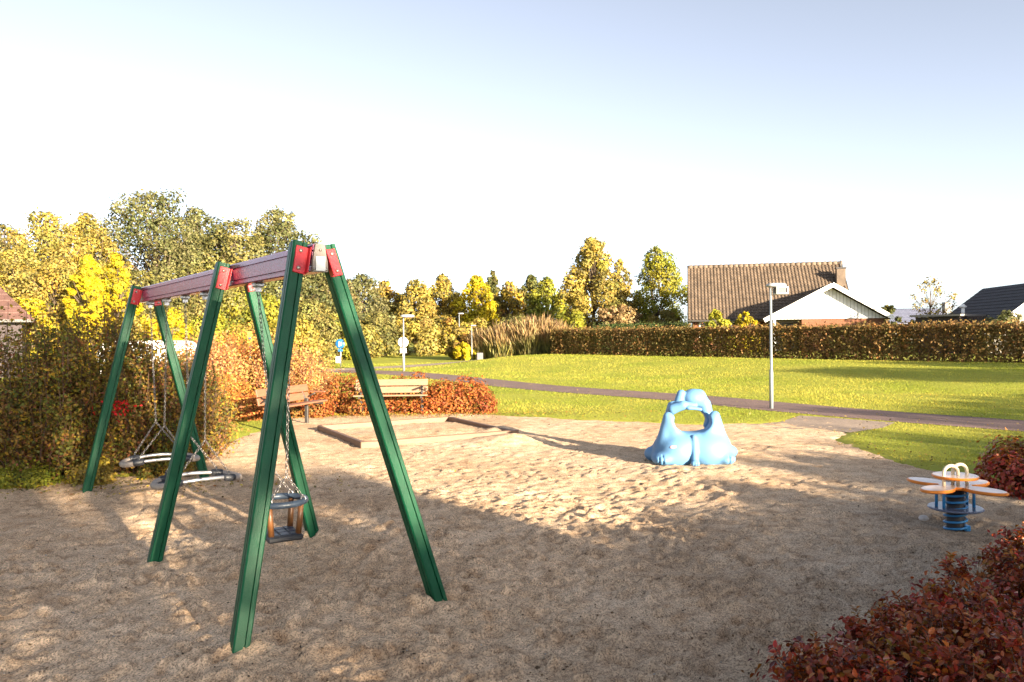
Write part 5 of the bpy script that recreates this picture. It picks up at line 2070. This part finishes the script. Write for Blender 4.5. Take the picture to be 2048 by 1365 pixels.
# crimson bushes in the foreground corner; each is stems, single leaves and the mass of foliage
def front_bush(label, base, lob, n, size, seed, nsingle):
    rng = np.random.RandomState(seed)
    root = thing('red_bush', label, 'bush', (base[0], base[1], -.03), 'crimson bushes in the near right corner')
    lob = np.asarray(lob, float)
    mb = MB()
    tips_ = []
    for l in lob:
        for s in range(4):
            f = np.array([l[0] * .75 + rng.normal(0, .06), l[1] * .75 + rng.normal(0, .06), -.02])
            dd = unit(rng.normal(0, .6, 3) + np.array([0, 0, 1.0]))
            e_ = l[:3] + dd * l[3] * rng.uniform(.9, 1.18)
            limb(mb, f, e_, .006, .0018, rng, n=5, sides=4)
            tips_.append((l[:3] * .4 + f * .1 + e_ * .5, e_))
            for k in range(2):
                q = l[:3] + (e_ - l[:3]) * rng.uniform(.1, .6)
                e2 = q + unit(rng.normal(0, 1, 3) + np.array([0, 0, .7])) * l[3] * rng.uniform(.4, .75)
                limb(mb, q, e2, .003, .001, rng, n=3, sides=3)
                tips_.append((q, e2))
    struct(mb.build('stems', M_TWIG, root), 'stuff')
    # leaves set along the twigs in opposite pairs, plus a looser mass below
    P, Nn, T = [], [], []
    per = max(6, int(n * .62 / len(tips_)))
    for a, b_ in tips_:
        d = unit(b_ - a)
        s1_ = unit(np.cross(d, rng.normal(size=3)))
        for k in range(per):
            t = (k + .5) / per
            t = t ** .8
            p_ = a + (b_ - a) * (t * 1.05)
            ang = k * 2.4 + rng.uniform(-.4, .4)
            s2_ = np.cross(d, s1_)
            out = unit(s1_ * math.cos(ang) + s2_ * math.sin(ang) + d * .6)
            P.append(p_ + out * size * .55)
            T.append(out)
            Nn.append(unit(np.cross(out, np.cross(np.array([0, 0, 1.]) + rng.normal(0, .35, 3), out))))
    P, Nn, T = np.array(P), np.array(Nn), np.array(T)
    m = len(P)
    B = np.cross(Nn, T)
    c = pick('crimson', m, rng, .25)
    tw = np.repeat(pick('crimson', len(tips_), rng), per, 0)
    c = c * .5 + tw * .5
    s = size * rng.uniform(.6, 1.25, m)[:, None]
    W_ = s * .55
    up_ = Nn * W_ * .16
    V = np.stack([P - T * s / 2, P - T * s * .14 + B * W_ / 2 + up_, P + T * s * .22 + B * W_ * .36 + up_ * .8, P + T * s / 2 - Nn * s * .08,
                  P + T * s * .22 - B * W_ * .36 + up_ * .8, P - T * s * .14 - B * W_ / 2 + up_], 1)
    # the leaves nearest to the viewer are single objects
    camrel = P + np.array(base + (0,))[:3] - np.array([0, 0, CAM_H]) if len(base) == 2 else P
    dist = np.linalg.norm(camrel, axis=1)
    vis = dist - P[:, 2] * 1.4
    order = np.argsort(vis)
    single = order[:nsingle]
    rest = order[nsingle:]
    V6 = V[rest].reshape(-1, 3)
    bidx = np.arange(len(rest))[:, None] * 6
    Fq = np.concatenate([bidx + np.array([[0, 1, 2, 3]]), bidx + np.array([[0, 3, 4, 5]])], 0)
    cols_ = np.repeat(c[rest], 6, 0)
    V2, F2, c2 = lobes_to_leaves(lob, int(n * .38), size * .95, 'crimson', rng, fold=.15, zmin=0, shell=.8, aspect=.6)
    c2 = c2 * .85
    fo = link('foliage', np_mesh('foliage', np.concatenate([V6, V2]), np.concatenate([Fq, F2 + len(V6)]), np.concatenate([cols_, c2])), M_LEAF_WET, root)
    struct(fo, 'stuff')
    # one shared leaf mesh per tint
    protos = []
    for k in range(10):
        cc_ = np.repeat(pick('crimson', 1, rng, .2), 6, 0)
        W1 = .55
        vv = np.array([(-.5, 0, 0), (-.14, W1 / 2, .09), (.22, W1 * .36, .07), (.5, 0, -.08), (.22, -W1 * .36, .07), (-.14, -W1 / 2, .09)])
        me_ = np_mesh('leaf', vv, np.array([(0, 1, 2, 3), (0, 3, 4, 5)]), cc_)
        me_.materials.append(M_LEAF_WET)
        protos.append(me_)
    for q in single:
        o = bpy.data.objects.new('leaf', protos[rng.randint(10)])
        mw = Matrix.Identity(4)
        for i in range(3):
            mw[i][0], mw[i][1], mw[i][2], mw[i][3] = T[q][i] * s[q, 0], B[q][i] * s[q, 0], Nn[q][i] * s[q, 0], P[q][i]
        o.parent = root
        o.matrix_local = mw
        col.objects.link(o)
    return root


def strip_lobes(A, B, width, h0, h1, n, seed):
    rng = np.random.RandomState(seed)
    A, B = np.array(A, float), np.array(B, float)
    C = (A + B) / 2
    d = unit(B - A)
    nn = np.array([-d[1], d[0]])
    out = []
    for i in range(n):
        t = rng.rand()
        s = rng.uniform(-1, 1)
        h = (h0 + (h1 - h0) * t) * (1 - .35 * abs(s) ** 2.5) * (1 - .35 * max(0, abs(2 * t - 1) - .75) / .25)
        lr = rng.uniform(.12, .20)
        p = A + (B - A) * t + nn * s * (width / 2 - lr * .6) - C
        out.append((p[0], p[1], max(.10, h * rng.uniform(.6, 1.0) - lr), lr))
    return tuple(C), np.array(out)


C1, l1 = strip_lobes((1.22, 2.5), (2.42, 3.72), 1.3, .70, .78, 90, 391)
front_bush('crimson bush filling the bottom right corner, nearest to the viewer', C1, l1, 31000, .032, 391, 300)
C2, l2_ = strip_lobes((2.5, 3.65), (4.4, 4.9), 1.35, .80, .86, 80, 392)
front_bush('crimson and orange bush right of the nearest one, below the spring rocker', C2, l2_, 23000, .034, 392, 160)

# ------------------------------------------------------------------ what stands behind the viewer and shades the yard, plus added sun blocking hedge
def uv(u, v):
    p = SU * u + SV * v
    return float(p[0]), float(p[1])


SHADE = 'trees and hedge behind the viewer'
TE = math.tan(SUN_EL)
# low hedge that shades the right of the yard: its top reaches the ground again at u
for i, (v0, v1, ureach, D_) in enumerate(((4.6, 8.6, 3.3, 9.0), (8.6, 15.5, 4.7, 9.5), (15.5, 24, 7.5, 10.0))):
    hh = (ureach + D_) * TE
    hedge('tall_hedge', ['tall hedge behind the viewer, nearest piece', 'tall hedge behind the viewer, middle piece', 'tall hedge behind the viewer, far right piece'][i],
          'hedge', uv(-D_, v0), uv(-D_, v1), 1.4, hh, 'dark', 9000, .16, 400 + i, SHADE, zf=lambda p_: 0.0, twigs=30, rough=.7)
for i, (v0, v1, hh) in enumerate(((-.8, 1.02, 7.6), (1.02, 1.55, 3.25), (1.55, 4.5, 3.6))):  # hedge pieces added out of view to block sun, leaving a light gap
    hedge('conifer_hedge', ['high conifer hedge behind the viewer on the left', 'short low piece of hedge behind the viewer beside the high one', 'low piece of hedge behind the viewer right of the gap'][i], 'hedge',
          uv(-12.6, v0), uv(-12.6, v1), 1.1, hh, 'boxgreen', (6500, 2000, 5000)[i], .22, 410 + i, SHADE, zf=lambda p_: 0.0, twigs=20, rough=.2)
for i, (u_, v_, h_, r_, n_l, c0) in enumerate(((-12, 2.75, 8.0, 1.15, 8500, .02), (-14, 3.9, 4.6, .9, 3000, .05), (-12.5, 1.40, 9.0, .75, 5000, .50))):
    x_, y_ = uv(u_, v_)
    tree('shade_tree', ['narrow tree behind the viewer in line with the swing', 'small tree behind the viewer beside the tall hedge', 'tree with a high crown behind the viewer'][i], 'tree',
         (x_, y_, 0), h_, r_, 'dark', n_l, .20, 420 + i, c0, 'column', 40, group=SHADE)
for i, (u_, v_, h_, r_) in enumerate(((-10, 27.5, 5.4, 1.9), (-9, 31.5, 5.2, 1.7))):
    x_, y_ = uv(u_, v_)
    tree('round_headed_tree', ['small round headed tree to the right of the viewer, outside the view', 'second round headed tree farther right, outside the view'][i], 'tree',
         (x_, y_, 0), h_, r_, 'olive', 3500, .18, 440 + i, .68, 'round', 22, group=SHADE)

# ------------------------------------------------------------------ grass, fallen leaves, grit
rng = np.random.RandomState(77)
n0 = 520000
yy = 10.0 * (48.0 / 10.0) ** rng.rand(n0)
aa = rng.uniform(-.55, .92, n0)
xx = aa * yy
pd = d_line(xx, yy, PATH_L)
fd = d_line(xx, yy, FARP_L)
ok = (sd_poly(xx, yy, SAND) < -.02 + (fbm(xx * 1.7, yy * 1.7, 9, 3) - .5) * .25) & (pd > PATH_W / 2 - .02) & (fd > 1.1) & (sd_poly(xx, yy, [tuple(p) for p in APRON]) < 0)
# no tufts inside the shrubs and hedge rows
ok &= ((xx - HL[0]) * HN[0] + (yy - HL[1]) * HN[1] > .4) | ((xx - HL[0]) * HD[0] + (yy - HL[1]) * HD[1] < -1)
xx, yy = xx[ok], yy[ok]
if len(xx) > 210000:
    xx, yy = xx[:210000], yy[:210000]
n = len(xx)
zb = ground_z(xx, yy)
dsc = yy / 12.0
hh = rng.uniform(.012, .034, n) * (.6 + .4 * dsc) * (1 + .6 * (fbm(xx * .7, yy * .7, 12) - .5))
ww = rng.uniform(.003, .006, n) * dsc
ang = rng.uniform(0, 6.283, n)
ln = rng.normal(0, .5, (n, 2)) * hh[:, None]
V = np.stack([np.stack([xx - np.cos(ang) * ww, yy - np.sin(ang) * ww, zb - .01], 1),
              np.stack([xx + np.cos(ang) * ww, yy + np.sin(ang) * ww, zb - .01], 1),
              np.stack([xx + ln[:, 0], yy + ln[:, 1], zb + hh], 1)], 1).reshape(-1, 3)
patch = fbm(xx * .5, yy * .5, 44)[:, None]
c1, c2 = np.array([[.25, .28, .036]]), np.array([[.38, .35, .06]])
cg = c1 + (c2 - c1) * sstep(.35, .65, patch)
cg = cg * rng.uniform(.85, 1.15, (n, 1)) * (1 + rng.normal(0, .05, (n, 3)))
struct(link('grass', np_mesh('grass', V, np.arange(n * 3).reshape(n, 3), np.repeat(np.clip(cg, .01, .6), 3, 0)), M_GRASS), 'stuff')

# fallen leaves on lawn and along the edges of the sand
m = 9000
yy = 9.0 * (30 / 9.0) ** rng.rand(m)
xx = rng.uniform(-.5, .85, m) * yy
s_ = sd_poly(xx, yy, SAND)
ok = (s_ < .35) & (rng.rand(m) < np.where(s_ > -.6, 1, .45))
nearh = rng.normal(0, 1, (2600, 2)) * np.array([2.4, .35]) + np.array([-2.4, 17.0])
nearl = rng.normal(0, 1, (1200, 2)) * np.array([1.5, .35]) + np.array([-5.2, 9.2])
xx = np.concatenate([xx[ok], nearh[:, 0], nearl[:, 0]])
yy = np.concatenate([yy[ok], nearh[:, 1], nearl[:, 1]])
m = len(xx)
P = np.stack([xx, yy, ground_z(xx, yy) + .03], 1)
ss = rng.uniform(.025, .055, m)
V, Fq, c = leaf_quads(P, rng.normal(0, .35, (m, 3)) + np.array([0, 0, 1]), ss, ss * .65, pick('mixed', m, rng), rng)
struct(link('fallen_leaves', np_mesh('fallen_leaves', V, Fq, c), M_LEAF), 'stuff')

# grit, twigs and dark crumbs lying on the sand
m = 5200
yy = 1.6 * (17 / 1.6) ** rng.rand(m)
xx = rng.uniform(-.8, .8, m) * yy
ok = sd_poly(xx, yy, SAND) > .1
xx, yy = xx[ok], yy[ok]
m = len(xx)
ri = np.clip(np.searchsorted(ry, yy), 1, rows - 1)
ci = np.clip(np.round((xx / yy + 1.02) / 2.04 * (cols_n - 1)).astype(int), 0, cols_n - 1)
zs_ = SZ[ri, ci]
r_ = rng.uniform(.003, .009, m) * (1 + (rng.rand(m) < .03) * .8)
base8 = np.array([(1, 0, 0), (0, 1, 0), (-1, 0, 0), (0, -1, 0), (0, 0, .7), (0, 0, -.7)])
V = (np.stack([xx, yy, zs_ + r_ * .3], 1)[:, None, :] + base8[None] * r_[:, None, None] * rng.uniform(.6, 1.5, (m, 6, 1))).reshape(-1, 3)
o8 = np.array([(0, 1, 4), (1, 2, 4), (2, 3, 4), (3, 0, 4), (1, 0, 5), (2, 1, 5), (3, 2, 5), (0, 3, 5)])
Fq = (np.arange(m)[:, None, None] * 6 + o8[None]).reshape(-1, 3)
gcol = np.array([(.16, .12, .08), (.09, .07, .05), (.36, .29, .21), (.22, .15, .09), (.45, .40, .35)])[rng.choice(5, m, p=[.25, .15, .25, .2, .15])]
struct(link('grit', np_mesh('grit', V, Fq, np.repeat(gcol, 6, 0)), M_GRASS), 'stuff')
